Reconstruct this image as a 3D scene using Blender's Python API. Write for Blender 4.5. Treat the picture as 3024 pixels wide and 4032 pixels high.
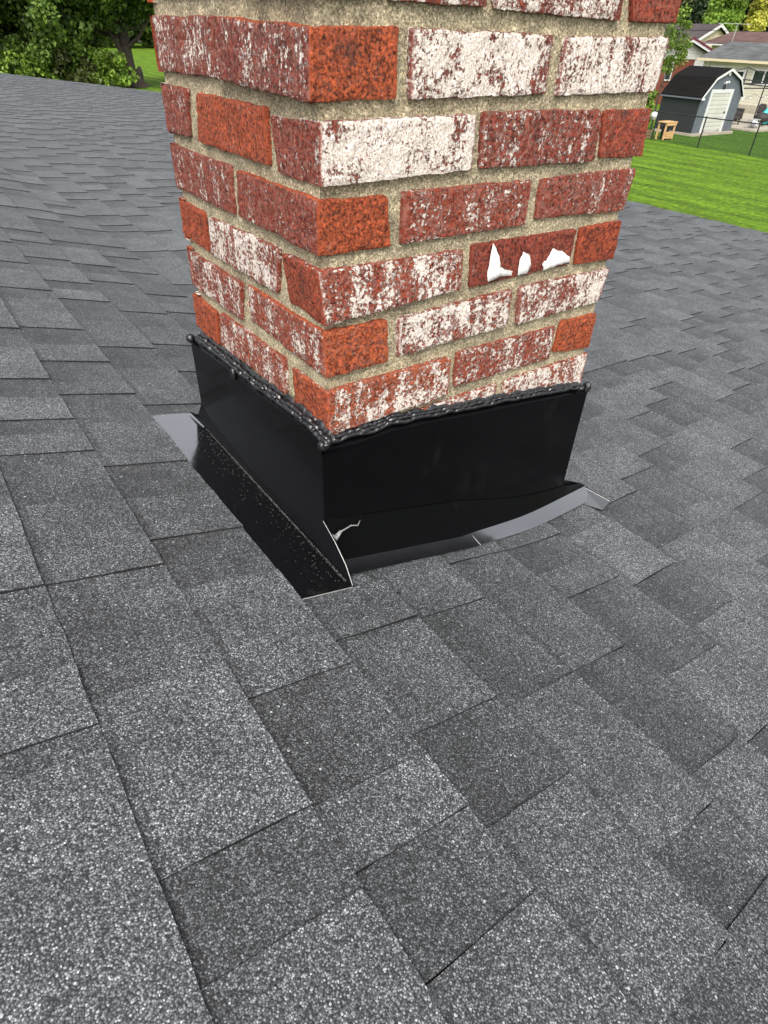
import bpy, bmesh, math, random
import numpy as np
from mathutils import Vector, Matrix, noise

# ------------------------------------------------------------------ camera, world, sun, exposure
scene = bpy.context.scene
for o in list(bpy.data.objects):
    bpy.data.objects.remove(o)
COL = scene.collection
cam_data = bpy.data.cameras.new("camera")
cam = bpy.data.objects.new("camera", cam_data)
COL.objects.link(cam)
cam_data.sensor_fit = 'VERTICAL'
cam_data.sensor_height = 36.0
cam_data.sensor_width = 27.0
cam_data.lens = 21.28
cam_data.clip_start = 0.02
cam_data.clip_end = 1500
RR = [[0.8132968, -0.5808604, 0.0339039], [0.3399690, 0.5216825, 0.7824758], [-0.4721963, -0.6248588, 0.6217573]]
m = Matrix((
    (RR[0][0], RR[1][0], RR[2][0], -0.32577),
    (RR[0][1], RR[1][1], RR[2][1], -0.55801),
    (RR[0][2], RR[1][2], RR[2][2], 0.38989),
    (0, 0, 0, 1)))
cam.matrix_world = m
scene.camera = cam

SUN_EL, SUN_AZ = math.radians(50), math.radians(222)     # azimuth clockwise from +Y
world = bpy.data.worlds.new("World")
scene.world = world
world.use_nodes = True
wn = world.node_tree
wn.nodes.clear()
sky = wn.nodes.new('ShaderNodeTexSky')
sky.sky_type = 'NISHITA'
sky.sun_disc = False
sky.sun_elevation = SUN_EL
sky.sun_rotation = SUN_AZ
sky.air_density = 1.0
sky.dust_density = 4.0
sky.ozone_density = 1.0
hs = wn.nodes.new('ShaderNodeHueSaturation')
hs.inputs['Saturation'].default_value = 0.22
bg = wn.nodes.new('ShaderNodeBackground')
bg.inputs['Strength'].default_value = 0.15
wo = wn.nodes.new('ShaderNodeOutputWorld')
wn.links.new(sky.outputs[0], hs.inputs['Color'])
wn.links.new(hs.outputs[0], bg.inputs[0])
wn.links.new(bg.outputs[0], wo.inputs[0])

sl = bpy.data.lights.new("sun", 'SUN')
sl.energy = 1.3
sl.angle = math.radians(30)
sl.color = (1.0, 0.96, 0.9)
so = bpy.data.objects.new("sun", sl)
COL.objects.link(so)
sd = Vector((math.sin(SUN_AZ) * math.cos(SUN_EL), math.cos(SUN_AZ) * math.cos(SUN_EL), math.sin(SUN_EL)))
so.rotation_euler = sd.to_track_quat('Z', 'Y').to_euler()

scene.view_settings.view_transform = 'Standard'
scene.view_settings.look = 'None'
scene.view_settings.gamma = 1
scene.view_settings.exposure = 1.0

R = random.Random(7)

# ------------------------------------------------------------------ materials
class NT:
    def __init__(s, name):
        s.m = bpy.data.materials.new(name)
        s.m.use_nodes = True
        s.t = s.m.node_tree
        s.t.nodes.clear()
        s.out = s.t.nodes.new('ShaderNodeOutputMaterial')
        s.p = s.t.nodes.new('ShaderNodeBsdfPrincipled')
        s.t.links.new(s.p.outputs[0], s.out.inputs[0])
        s._c = None
    def n(s, typ, **kw):
        x = s.t.nodes.new(typ)
        for k, v in kw.items():
            setattr(x, k, v)
        return x
    def link(s, a, b):
        s.t.links.new(a, b)
    def val(s, inp, v):
        if v is None:
            return
        if hasattr(v, 'is_output') or isinstance(v, bpy.types.NodeSocket):
            s.link(v, inp)
        else:
            if isinstance(v, (tuple, list)) and len(v) == 3 and inp.type == 'RGBA':
                v = (*v, 1)
            inp.default_value = v
    def co(s, scale=(1, 1, 1), loc=(0, 0, 0), rot=(0, 0, 0)):
        if s._c is None:
            s._c = s.n('ShaderNodeTexCoord').outputs['Object']
        mp = s.n('ShaderNodeMapping')
        mp.inputs['Scale'].default_value = scale
        mp.inputs['Location'].default_value = loc
        mp.inputs['Rotation'].default_value = rot
        s.link(s._c, mp.inputs[0])
        return mp.outputs[0]
    def noise(s, scale, vec=None, detail=3, rough=0.55):
        x = s.n('ShaderNodeTexNoise')
        x.inputs['Scale'].default_value = scale
        x.inputs['Detail'].default_value = detail
        x.inputs['Roughness'].default_value = rough
        s.link(vec if vec is not None else s.co(), x.inputs['Vector'])
        return x.outputs[0]
    def voro(s, scale, vec=None, feature='F1'):
        x = s.n('ShaderNodeTexVoronoi', feature=feature)
        x.inputs['Scale'].default_value = scale
        s.link(vec if vec is not None else s.co(), x.inputs['Vector'])
        return x
    def math(s, op, a, b=0.0, clamp=False):
        x = s.n('ShaderNodeMath', operation=op, use_clamp=clamp)
        s.val(x.inputs[0], a)
        s.val(x.inputs[1], b)
        return x.outputs[0]
    def ramp(s, fac, stops, interp='LINEAR'):
        x = s.n('ShaderNodeValToRGB')
        cr = x.color_ramp
        cr.interpolation = interp
        while len(cr.elements) < len(stops):
            cr.elements.new(0.5)
        for e, (p, c) in zip(cr.elements, stops):
            e.position = p
            e.color = (c, c, c, 1) if not isinstance(c, (tuple, list)) else (*c, 1)
        s.link(fac, x.inputs[0])
        return x.outputs[0]
    def mix(s, fac, a, b, mode='MIX'):
        x = s.n('ShaderNodeMix', data_type='RGBA', blend_type=mode)
        s.val(x.inputs[0], fac)
        s.val(x.inputs[6], a)
        s.val(x.inputs[7], b)
        return x.outputs[2]
    def attr(s, name):
        x = s.n('ShaderNodeVertexColor', layer_name=name)
        sp = s.n('ShaderNodeSeparateColor')
        s.link(x.outputs[0], sp.inputs[0])
        return sp.outputs[0], sp.outputs[1], sp.outputs[2], x.outputs[1]
    def bump(s, h, strength=0.5, dist=0.001, prev=None):
        x = s.n('ShaderNodeBump')
        x.inputs['Strength'].default_value = strength
        x.inputs['Distance'].default_value = dist
        s.link(h, x.inputs['Height'])
        if prev is not None:
            s.link(prev, x.inputs['Normal'])
        return x.outputs[0]
    def set(s, **kw):
        for k, v in kw.items():
            s.val(s.p.inputs[k.replace('_', ' ')], v)
        return s.m

def simple(name, col, rough=0.7, var=0.12, scale=20, metallic=0.0, bump=0.0, bd=0.002, spec=0.5):
    t = NT(name)
    n = t.noise(scale, detail=4)
    f = t.ramp(n, [(0.3, 1 - var), (0.7, 1 + var)])
    c = t.mix(1.0, col, f, 'MULTIPLY')
    kw = dict(Base_Color=c, Roughness=rough, Metallic=metallic)
    m_ = t.set(**kw)
    t.p.inputs['Specular IOR Level'].default_value = spec
    if bump:
        t.link(t.bump(n, bump, bd), t.p.inputs['Normal'])
    return m_

def m_shingle():
    t = NT('asphalt_shingle')
    tone, band, long_, _ = t.attr('tone')
    nz = t.noise(900, detail=1)
    warp = t.n('ShaderNodeVectorMath', operation='MULTIPLY_ADD')
    nc = t.n('ShaderNodeTexNoise'); nc.inputs['Scale'].default_value = 600; t.link(t.co(), nc.inputs['Vector'])
    t.link(nc.outputs['Color'], warp.inputs[0]); warp.inputs[1].default_value = (0.0012, 0.0012, 0.0012)
    t.link(t.co(), warp.inputs[2])
    v = t.voro(680, warp.outputs[0])
    sep = t.n('ShaderNodeSeparateColor'); t.link(v.outputs['Color'], sep.inputs[0])
    g = t.ramp(sep.outputs[0], [(0.0, 0.034), (0.35, 0.066), (0.62, 0.125), (0.84, 0.195), (0.96, 0.285), (1.0, 0.40)])
    # dark gaps between the granules
    gap = t.ramp(v.outputs['Distance'], [(0.30, 1.12), (0.66, 0.25)])
    g = t.mix(1.0, g, gap, 'MULTIPLY')
    # sparse larger pale granules
    v2 = t.voro(300, warp.outputs[0])
    s2 = t.n('ShaderNodeSeparateColor'); t.link(v2.outputs['Color'], s2.inputs[0])
    pick = t.math('MULTIPLY', t.math('GREATER_THAN', s2.outputs[1], 0.991), t.math('LESS_THAN', v2.outputs['Distance'], 0.36))
    # medium mottling, patches rich in pale granules
    mot = t.ramp(t.noise(55, detail=4, rough=0.65), [(0.3, 0.86), (0.7, 1.14)])
    mot2 = t.ramp(t.noise(13, detail=3, rough=0.6), [(0.32, 0.80), (0.68, 1.22)])
    spk = t.ramp(t.noise(230, detail=2, rough=0.7), [(0.32, 0.70), (0.68, 1.30)])
    g = t.mix(1.0, g, mot, 'MULTIPLY')
    g = t.mix(1.0, g, mot2, 'MULTIPLY')
    g = t.mix(1.0, g, spk, 'MULTIPLY')
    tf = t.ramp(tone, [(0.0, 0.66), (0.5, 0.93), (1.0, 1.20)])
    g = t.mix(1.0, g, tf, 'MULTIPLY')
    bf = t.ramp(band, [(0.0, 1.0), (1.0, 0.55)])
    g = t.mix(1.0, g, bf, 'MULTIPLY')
    g = t.mix(pick, g, (0.36, 0.36, 0.345))
    g = t.mix(1.0, g, (1.08, 1.145, 1.19), 'MULTIPLY')
    # cut asphalt edges are nearly black
    g = t.mix(long_, g, (0.006, 0.006, 0.007))
    h = t.math('MULTIPLY', v.outputs['Distance'], -1.0)
    nrm = t.bump(h, 0.55, 0.0009)
    nrm = t.bump(t.noise(40, detail=3), 0.25, 0.004, nrm)
    t.link(nrm, t.p.inputs['Normal'])
    t.p.inputs['Specular IOR Level'].default_value = 0.55
    return t.set(Base_Color=g, Roughness=0.66)

def m_brick():
    t = NT('old_brick')
    w, hue, seed, edge = t.attr('bw')
    # shift the textures from brick to brick
    comb = t.n('ShaderNodeCombineXYZ')
    t.link(t.math('MULTIPLY', seed, 3.1), comb.inputs[0]); t.link(t.math('MULTIPLY', seed, 5.7), comb.inputs[1]); t.link(t.math('MULTIPLY', seed, 4.3), comb.inputs[2])
    add = t.n('ShaderNodeVectorMath', operation='ADD'); t.link(t.co(), add.inputs[0]); t.link(comb.outputs[0], add.inputs[1])
    P = add.outputs[0]
    def sc(v):
        x = t.n('ShaderNodeVectorMath', operation='MULTIPLY'); t.link(P, x.inputs[0]); x.inputs[1].default_value = v
        return x.outputs[0]
    base = t.ramp(hue, [(0.0, (0.36, 0.074, 0.022)), (0.5, (0.25, 0.044, 0.020)), (1.0, (0.17, 0.034, 0.022))])
    fine = t.noise(300, P, detail=4, rough=0.72)
    mid = t.noise(120, P, detail=4, rough=0.7)
    pits = t.ramp(fine, [(0.38, 0.06), (0.5, 0.75), (0.66, 1.5)])
    e2 = t.ramp(t.math('ADD', edge, t.math('MULTIPLY', t.math('SUBTRACT', mid, 0.5), 0.55)), [(0.0, 0.1), (0.14, 1.0)])
    c = t.mix(t.math('MULTIPLY', 0.95, e2), base, t.mix(1.0, base, pits, 'MULTIPLY'))
    c = t.mix(1.0, c, t.ramp(mid, [(0.3, 0.6), (0.7, 1.35)]), 'MULTIPLY')
    soot = t.math('MULTIPLY', t.ramp(t.noise(24, P, detail=3), [(0.62, 0.0), (0.74, 0.8)]), t.ramp(mid, [(0.4, 0.2), (0.6, 1.0)]))
    c = t.mix(soot, c, (0.035, 0.024, 0.02))
    bloom = t.math('MULTIPLY', t.ramp(t.noise(170, P, detail=4, rough=0.75), [(0.46, 0.0), (0.62, 0.30)]), t.ramp(w, [(0.0, 0.12), (0.14, 1.0)]))
    c = t.mix(bloom, c, (0.44, 0.27, 0.22))
    # lime and old whitewash left in streaks
    n1 = t.noise(1.0, sc((52, 52, 11)), detail=3, rough=0.6)
    n2 = t.noise(230, P, detail=4, rough=0.75)
    n3 = t.noise(38, P, detail=3)
    s = t.math('ADD', t.math('MULTIPLY', n1, 0.27), t.math('MULTIPLY', n2, 0.52))
    s = t.math('ADD', s, t.math('MULTIPLY', n3, 0.21))
    th = t.math('SUBTRACT', 0.592, t.math('MULTIPLY', w, 0.185))
    d = t.math('SUBTRACT', s, th)
    mask = t.math('MULTIPLY', d, 30.0, clamp=True)
    mask = t.math('MULTIPLY', mask, t.math('MULTIPLY', e2, t.math('MULTIPLY', w, 9.0, clamp=True)))
    white = t.mix(t.ramp(t.noise(500, P), [(0.35, 0.0), (0.65, 1.0)]), (0.42, 0.33, 0.27), (0.84, 0.77, 0.70))
    c = t.mix(mask, c, white)
    hgt = t.math('ADD', t.math('MULTIPLY', fine, 0.7), t.math('MULTIPLY', mask, 0.5))
    nrm = t.bump(hgt, 1.0, 0.0022)
    nrm = t.bump(mid, 0.5, 0.0025, nrm)
    t.link(nrm, t.p.inputs['Normal'])
    t.p.inputs['Specular IOR Level'].default_value = 0.3
    return t.set(Base_Color=c, Roughness=0.88)

def m_mortar():
    t = NT('sand_mortar')
    f = t.noise(520, detail=4, rough=0.75)
    v = t.voro(430)
    s = t.n('ShaderNodeSeparateColor'); t.link(v.outputs['Color'], s.inputs[0])
    c = t.ramp(f, [(0.36, (0.13, 0.108, 0.065)), (0.5, (0.38, 0.32, 0.205)), (0.66, (0.68, 0.59, 0.41))])
    c = t.mix(1.0, c, t.ramp(s.outputs[0], [(0.0, 0.6), (0.8, 1.1), (1.0, 1.5)]), 'MULTIPLY')
    c = t.mix(1.0, c, t.ramp(t.noise(26, detail=4), [(0.34, 0.72), (0.6, 1.08)]), 'MULTIPLY')
    st = t.ramp(t.noise(60, detail=5, rough=0.7), [(0.62, 0.0), (0.72, 0.75)])
    c = t.mix(st, c, (0.06, 0.055, 0.045))
    t.link(t.bump(f, 0.9, 0.0016), t.p.inputs['Normal'])
    t.p.inputs['Specular IOR Level'].default_value = 0.25
    return t.set(Base_Color=c, Roughness=0.92)

def m_metal(name, ior, r0, r1, bump):
    t = NT(name)
    n = t.noise(5, detail=1)
    n2 = t.noise(60, detail=3)
    dust = t.ramp(t.noise(1400, detail=1), [(0.72, 0.0), (0.78, 0.4)])
    c = t.mix(dust, (0.003, 0.003, 0.0035), (0.04, 0.04, 0.038))
    smudge = t.ramp(t.noise(18, t.co(scale=(1, 1, .35)), detail=5, rough=0.65), [(0.60, 0.0), (0.76, 0.22)])
    c = t.mix(smudge, c, (0.024, 0.024, 0.024))
    r = t.ramp(n2, [(0.3, r0), (0.7, r1)])
    t.link(t.bump(n, bump, 0.004), t.p.inputs['Normal'])
    t.p.inputs['IOR'].default_value = ior
    return t.set(Base_Color=c, Roughness=r)

def m_sealant():
    t = NT('black_sealant')
    n = t.noise(160, detail=3)
    t.link(t.bump(n, 0.6, 0.003), t.p.inputs['Normal'])
    t.p.inputs['IOR'].default_value = 1.75
    return t.set(Base_Color=(0.004, 0.004, 0.005), Roughness=0.30)

def m_leaf(name, dark, light, yellow=None):
    t = NT(name)
    g = t.n('ShaderNodeNewGeometry')
    f = g.outputs['Random Per Island']
    st = [(0.0, dark), (0.55, tuple((a + b) / 2 for a, b in zip(dark, light))), (1.0, light)]
    c = t.ramp(f, st)
    n = t.ramp(t.noise(0.35, detail=3), [(0.3, 0.65), (0.7, 1.35)])
    c = t.mix(1.0, c, n, 'MULTIPLY')
    d = t.p
    t.set(Base_Color=c, Roughness=0.6)
    tr = t.n('ShaderNodeBsdfTranslucent'); t.link(c, tr.inputs[0])
    mx = t.n('ShaderNodeMixShader'); mx.inputs[0].default_value = 0.25
    t.link(d.outputs[0], mx.inputs[1]); t.link(tr.outputs[0], mx.inputs[2]); t.link(mx.outputs[0], t.out.inputs[0])
    return t.m

def m_lawn():
    t = NT('lawn_grass')
    sx = t.n('ShaderNodeSeparateXYZ'); t.link(t.co(), sx.inputs[0])
    X = sx.outputs[0]
    wob = t.math('MULTIPLY', t.noise(0.35, detail=3), 1.6)
    ph = t.math('MULTIPLY', t.math('ADD', X, wob), 2 * math.pi / 1.35)
    stripe = t.math('SINE', ph)
    st = t.ramp(t.math('ADD', t.math('MULTIPLY', stripe, 0.5), 0.5), [(0.15, 0.85), (0.5, 1.0), (0.9, 1.14)])
    n = t.noise(7, detail=5, rough=0.7)
    n2 = t.noise(1.0, t.co(scale=(4.2, .55, 1)), detail=5, rough=0.7)
    c = t.ramp(n, [(0.3, (0.038, 0.086, 0.004)), (0.52, (0.088, 0.165, 0.006)), (0.72, (0.19, 0.29, 0.012))])
    c = t.mix(1.0, c, t.ramp(n2, [(0.35, 0.62), (0.65, 1.38)]), 'MULTIPLY')
    mown = t.mix(1.0, c, st, 'MULTIPLY')
    dark_grass = t.mix(1.0, c, (0.46, 0.58, 0.62), 'MULTIPLY')
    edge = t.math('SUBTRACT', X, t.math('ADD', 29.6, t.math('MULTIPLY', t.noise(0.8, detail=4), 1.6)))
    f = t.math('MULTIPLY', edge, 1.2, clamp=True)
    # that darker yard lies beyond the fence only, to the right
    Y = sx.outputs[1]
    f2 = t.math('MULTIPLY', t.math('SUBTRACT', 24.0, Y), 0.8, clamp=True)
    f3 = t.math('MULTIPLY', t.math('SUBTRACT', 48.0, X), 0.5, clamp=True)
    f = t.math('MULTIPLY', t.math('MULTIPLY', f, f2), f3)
    c = t.mix(f, mown, dark_grass)
    t.link(t.bump(n, 1.0, 0.08), t.p.inputs['Normal'])
    t.p.inputs['Specular IOR Level'].default_value = 0.2
    return t.set(Base_Color=c, Roughness=0.95)

def m_siding(name, col, pitch=0.16, line=0.45):
    t = NT(name)
    sx = t.n('ShaderNodeSeparateXYZ'); t.link(t.co(), sx.inputs[0])
    fr = t.math('FRACT', t.math('MULTIPLY', sx.outputs[2], 1 / pitch))
    g = t.ramp(fr, [(0.0, line), (0.14, 0.9), (0.4, 1.0), (1.0, 1.06)])
    c = t.mix(1.0, col, g, 'MULTIPLY')
    c = t.mix(1.0, c, t.ramp(t.noise(1.5, detail=4), [(0.3, 0.9), (0.7, 1.06)]), 'MULTIPLY')
    t.link(t.bump(fr, 0.6, 0.02), t.p.inputs['Normal'])
    return t.set(Base_Color=c, Roughness=0.6)

def m_rooffar(name, col):
    t = NT(name)
    sx = t.n('ShaderNodeSeparateXYZ'); t.link(t.co(), sx.inputs[0])
    b = t.n('ShaderNodeTexBrick')
    b.inputs['Scale'].default_value = 1
    b.inputs['Color1'].default_value = (0.75, 0.75, 0.75, 1); b.inputs['Color2'].default_value = (1.15, 1.15, 1.15, 1)
    b.inputs['Mortar'].default_value = (0.6, 0.6, 0.6, 1)
    b.inputs['Mortar Size'].default_value = 0.01
    b.inputs['Brick Width'].default_value = 0.4; b.inputs['Row Height'].default_value = 0.15
    t.link(t.co(rot=(0, 0, math.pi / 2)), b.inputs[0])
    c = t.mix(1.0, col, b.outputs[0], 'MULTIPLY')
    c = t.mix(1.0, c, t.ramp(t.noise(0.9, detail=5, rough=0.65), [(0.3, 0.72), (0.7, 1.28)]), 'MULTIPLY')
    t.p.inputs['Specular IOR Level'].default_value = 0.12
    return t.set(Base_Color=c, Roughness=0.85)

M = dict(
    shingle=m_shingle(), brick=m_brick(), mortar=m_mortar(), metal=m_metal('black_painted_metal', 1.17, .12, .2, .12), metal_gloss=m_metal('glossy_black_metal', 3.6, .10, .2, .10), sealant=m_sealant(),
    whitepaint=simple('white_splash', (0.70, 0.685, 0.65), 0.7, 0.18, 300, bump=0.7, bd=0.001),
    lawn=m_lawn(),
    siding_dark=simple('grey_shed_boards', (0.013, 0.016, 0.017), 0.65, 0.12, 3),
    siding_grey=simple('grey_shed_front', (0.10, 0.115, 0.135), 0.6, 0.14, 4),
    shed_roof=m_rooffar('black_shed_shingle', (0.007, 0.0065, 0.006)),
    trim=simple('white_trim', (0.60, 0.60, 0.585), 0.5, 0.05, 5),
    shutter=m_siding('white_roll_door', (0.56, 0.545, 0.49), 0.19, 0.30),
    cream=m_siding('cream_siding', (0.54, 0.51, 0.41), 0.17, 0.55),
    cream_flat=simple('cream_gable', (0.56, 0.48, 0.32), 0.6, 0.05, 2),
    white_sid=m_siding('white_siding', (0.60, 0.59, 0.55), 0.2, 0.8),
    red_brick_far=simple('red_brick_wall', (0.17, 0.045, 0.026), 0.85, 0.2, 12),
    grey_roof=m_rooffar('weathered_grey_roof', (0.105, 0.108, 0.108)),
    brown_roof=m_rooffar('brown_roof', (0.12, 0.072, 0.064)),
    dark_roof=m_rooffar('dark_brown_roof', (0.075, 0.062, 0.062)),
    maroon=simple('maroon_fascia', (0.11, 0.012, 0.03), 0.5, 0.1, 4),
    glass=simple('dark_window_glass', (0.02, 0.025, 0.03), 0.08, 0.2, 2, spec=0.8),
    concrete=simple('concrete', (0.34, 0.30, 0.235), 0.9, 0.2, 6, bump=0.4, bd=0.01),
    black_metal=simple('black_coated_steel', (0.012, 0.012, 0.014), 0.4, 0.1, 10),
    wicker=simple('brown_black_wicker', (0.03, 0.024, 0.022), 0.7, 0.4, 30),
    wood=simple('pale_pine', (0.56, 0.34, 0.15), 0.7, 0.18, 12),
    wood_old=simple('weathered_wood', (0.22, 0.14, 0.08), 0.8, 0.3, 14),
    turquoise=simple('turquoise_plastic', (0.05, 0.48, 0.52), 0.35, 0.08, 5),
    cushion=simple('pale_cushion', (0.62, 0.60, 0.64), 0.85, 0.15, 8),
    white_globe=simple('white_globe', (0.62, 0.62, 0.61), 0.4, 0.03, 5),
    galv=simple('galvanised_tube', (0.42, 0.42, 0.40), 0.4, 0.1, 8, metallic=0.4),
    bark=simple('brown_bark', (0.05, 0.038, 0.030), 0.95, 0.5, 6, bump=1.0, bd=0.08),
    leaf_mid=m_leaf('mid_green_leaves', (0.022, 0.050, 0.006), (0.165, 0.26, 0.035)),
    leaf_light=m_leaf('light_green_leaves', (0.06, 0.12, 0.012), (0.27, 0.40, 0.05)),
    leaf_dark=m_leaf('dark_green_needles', (0.010, 0.022, 0.008), (0.055, 0.09, 0.03)),
    leaf_olive=m_leaf('olive_leaves', (0.022, 0.034, 0.008), (0.11, 0.135, 0.03)),
    leaf_bright=m_leaf('bright_green_leaves', (0.10, 0.19, 0.02), (0.32, 0.48, 0.06)),
    leaf_yellow=m_leaf('yellow_leaves', (0.34, 0.36, 0.03), (0.70, 0.66, 0.14)),
    terracotta=simple('fired_clay', (0.36, 0.13, 0.06), 0.8, 0.15, 20),
    gutter=simple('white_gutter', (0.75, 0.75, 0.73), 0.45, 0.05, 5),
)

# ------------------------------------------------------------------ mesh helpers
def link(name, me, mats=(), parent=None):
    o = bpy.data.objects.new(name, me)
    COL.objects.link(o)
    for x in mats:
        me.materials.append(x)
    if parent is not None:
        o.parent = parent
        o.matrix_parent_inverse = Matrix.Identity(4)
        o.location = Vector((0, 0, 0))
    return o

def tag(o, label, cat, group=None, kind=None):
    if label: o['label'] = label
    if cat: o['category'] = cat
    if group: o['group'] = group
    if kind: o['kind'] = kind
    return o

def empty(name, loc=(0, 0, 0), rz=0.0, label=None, cat=None, group=None):
    o = bpy.data.objects.new(name, None)
    o.empty_display_size = 0.1
    COL.objects.link(o)
    o.location = loc
    o.rotation_euler = (0, 0, rz)
    return tag(o, label, cat, group)

def copy_tree(o, parent=None):
    c = o.copy()
    COL.objects.link(c)
    c.parent = parent
    for ch in o.children:
        copy_tree(ch, c)
    return c

class MB:
    """collects shapes in local coordinates, then links one mesh"""
    def __init__(s):
        s.v, s.f, s.mi, s.sm = [], [], [], []
    def add(s, vs, fs, mi=0, smooth=False):
        b = len(s.v)
        s.v += [tuple(v) for v in vs]
        for f in fs:
            s.f.append(tuple(b + i for i in f)); s.mi.append(mi); s.sm.append(smooth)
        return s
    def box(s, a, b, mi=0):
        x0, y0, z0 = a; x1, y1, z1 = b
        vs = [(x0, y0, z0), (x1, y0, z0), (x1, y1, z0), (x0, y1, z0), (x0, y0, z1), (x1, y0, z1), (x1, y1, z1), (x0, y1, z1)]
        return s.add(vs, [(0, 3, 2, 1), (4, 5, 6, 7), (0, 1, 5, 4), (1, 2, 6, 5), (2, 3, 7, 6), (3, 0, 4, 7)], mi)
    def prism(s, pts, off, mi=0):
        """polygon pts extruded by the vector off"""
        n = len(pts)
        o = Vector(off)
        vs = [Vector(p) for p in pts] + [Vector(p) + o for p in pts]
        fs = [tuple(range(n))[::-1], tuple(range(n, 2 * n))]
        for i in range(n):
            j = (i + 1) % n
            fs.append((i, j, n + j, n + i))
        return s.add(vs, fs, mi)
    def bar(s, p, q, r=0.02, n=8, r2=None, mi=0, smooth=True):
        p, q = Vector(p), Vector(q)
        d = (q - p).normalized()
        a = d.orthogonal().normalized(); b = d.cross(a)
        r2 = r if r2 is None else r2
        vs = []
        for c, rr in ((p, r), (q, r2)):
            for i in range(n):
                t = 2 * math.pi * i / n
                vs.append(c + (a * math.cos(t) + b * math.sin(t)) * rr)
        fs = [(i, (i + 1) % n, n + (i + 1) % n, n + i) for i in range(n)]
        s.add(vs, fs, mi, smooth)
        s.add(vs[:n], [tuple(range(n))[::-1]], mi)
        s.add(vs[n:], [tuple(range(n))], mi)
        return s
    def tube(s, pts, rads, n=8, mi=0, jit=0.0, rnd=R):
        pts = [Vector(p) for p in pts]
        vs = []
        prev = None
        for i, p in enumerate(pts):
            d = (pts[min(i + 1, len(pts) - 1)] - pts[max(i - 1, 0)]).normalized()
            a = (prev - d * prev.dot(d)).normalized() if prev is not None else d.orthogonal().normalized()
            prev = a
            b = d.cross(a)
            for k in range(n):
                t = 2 * math.pi * k / n
                rr = rads[i] * (1 + (rnd.uniform(-jit, jit) if jit else 0))
                vs.append(p + (a * math.cos(t) + b * math.sin(t)) * rr)
        fs = []
        for i in range(len(pts) - 1):
            for k in range(n):
                k2 = (k + 1) % n
                fs.append((i * n + k, i * n + k2, (i + 1) * n + k2, (i + 1) * n + k))
        s.add(vs, fs, mi, True)
        s.add(vs[:n], [tuple(range(n))[::-1]], mi)
        s.add(vs[-n:], [tuple(range(n))], mi)
        return s
    def ball(s, c, r, nu=14, nv=10, mi=0, sc=(1, 1, 1)):
        vs = []
        for j in range(nv + 1):
            th = math.pi * j / nv
            for i in range(nu):
                ph = 2 * math.pi * i / nu
                vs.append((c[0] + r * sc[0] * math.sin(th) * math.cos(ph), c[1] + r * sc[1] * math.sin(th) * math.sin(ph), c[2] + r * sc[2] * math.cos(th)))
        fs = []
        for j in range(nv):
            for i in range(nu):
                i2 = (i + 1) % nu
                fs.append((j * nu + i, (j + 1) * nu + i, (j + 1) * nu + i2, j * nu + i2))
        return s.add(vs, fs, mi, True)
    def build(s, name, mats, parent=None, bevel=0.0):
        if not isinstance(mats, (list, tuple)): mats = [mats]
        me = bpy.data.meshes.new(name)
        me.from_pydata(s.v, [], s.f)
        me.polygons.foreach_set('material_index', s.mi)
        me.polygons.foreach_set('use_smooth', s.sm)
        me.update()
        bm = bmesh.new(); bm.from_mesh(me)
        bmesh.ops.recalc_face_normals(bm, faces=bm.faces)
        bm.to_mesh(me); bm.free()
        o = link(name, me, mats, parent)
        if bevel:
            b = o.modifiers.new('bevel', 'BEVEL'); b.width = bevel; b.segments = 2; b.limit_method = 'ANGLE'
        return o

GZ = -3.40        # ground level; z = 0 is a bed joint of the chimney near the roof
def wpos(o):
    v = Vector((0, 0, 0))
    while o is not None:
        v += o.location; o = o.parent
    return v
def wbuild(mb, name, mats, parent, bevel=0.0):
    """mesh given in world coordinates under an unrotated thing"""
    d = wpos(parent)
    mb.v = [(x - d.x, y - d.y, z - d.z) for x, y, z in mb.v]
    return mb.build(name, mats, parent, bevel)

# ------------------------------------------------------------------ ground
g = MB()
g.add([(-600, -600, GZ), (600, -600, GZ), (600, 600, GZ), (-600, 600, GZ)], [(0, 1, 2, 3)])
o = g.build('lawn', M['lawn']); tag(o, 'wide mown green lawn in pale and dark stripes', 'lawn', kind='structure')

# ------------------------------------------------------------------ house: roof
house = empty('house', (1.0, 4.3, GZ), 0, 'low house under a grey shingled roof, brick chimney rising through it', 'house')

def zbase(x, y):
    yy = max(y, 0.0)
    a = -0.195 - 0.285 * x
    b = -0.300 + 0.009 * yy - (0.075 + 0.0028 * yy) * (x - 0.29)
    w = 0.011
    return (a + b + math.sqrt((a - b) ** 2 + w * w)) / 2 - w / 2 * 0.6 + 0.0035 * noise.noise(Vector((x * 1.3, y * 1.3, 2.2)))

XB = {-3: -.342, -2: -.216, -1: -.090, 0: .034, 1: .160, 2: .288, 3: .435, 4: .560, 5: .697, 6: .822, 7: .952, 8: 1.069, 9: 1.182, 10: 1.304, 11: 1.42, 12: 1.533, 13: 1.643, 14: 1.755, 15: 1.867, 16: 1.975, 17: 2.083}
k = -4
while XB[k + 1] > -2.4:
    XB[k] = XB[k + 1] - .126; k -= 1
KMIN = k + 1
k = 18
while XB[k - 1] + .114 < 4.50:
    XB[k] = XB[k - 1] + .1139; k += 1
KMAX = k - 1
YLO, YHI = -3.0, 12.6

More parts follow.
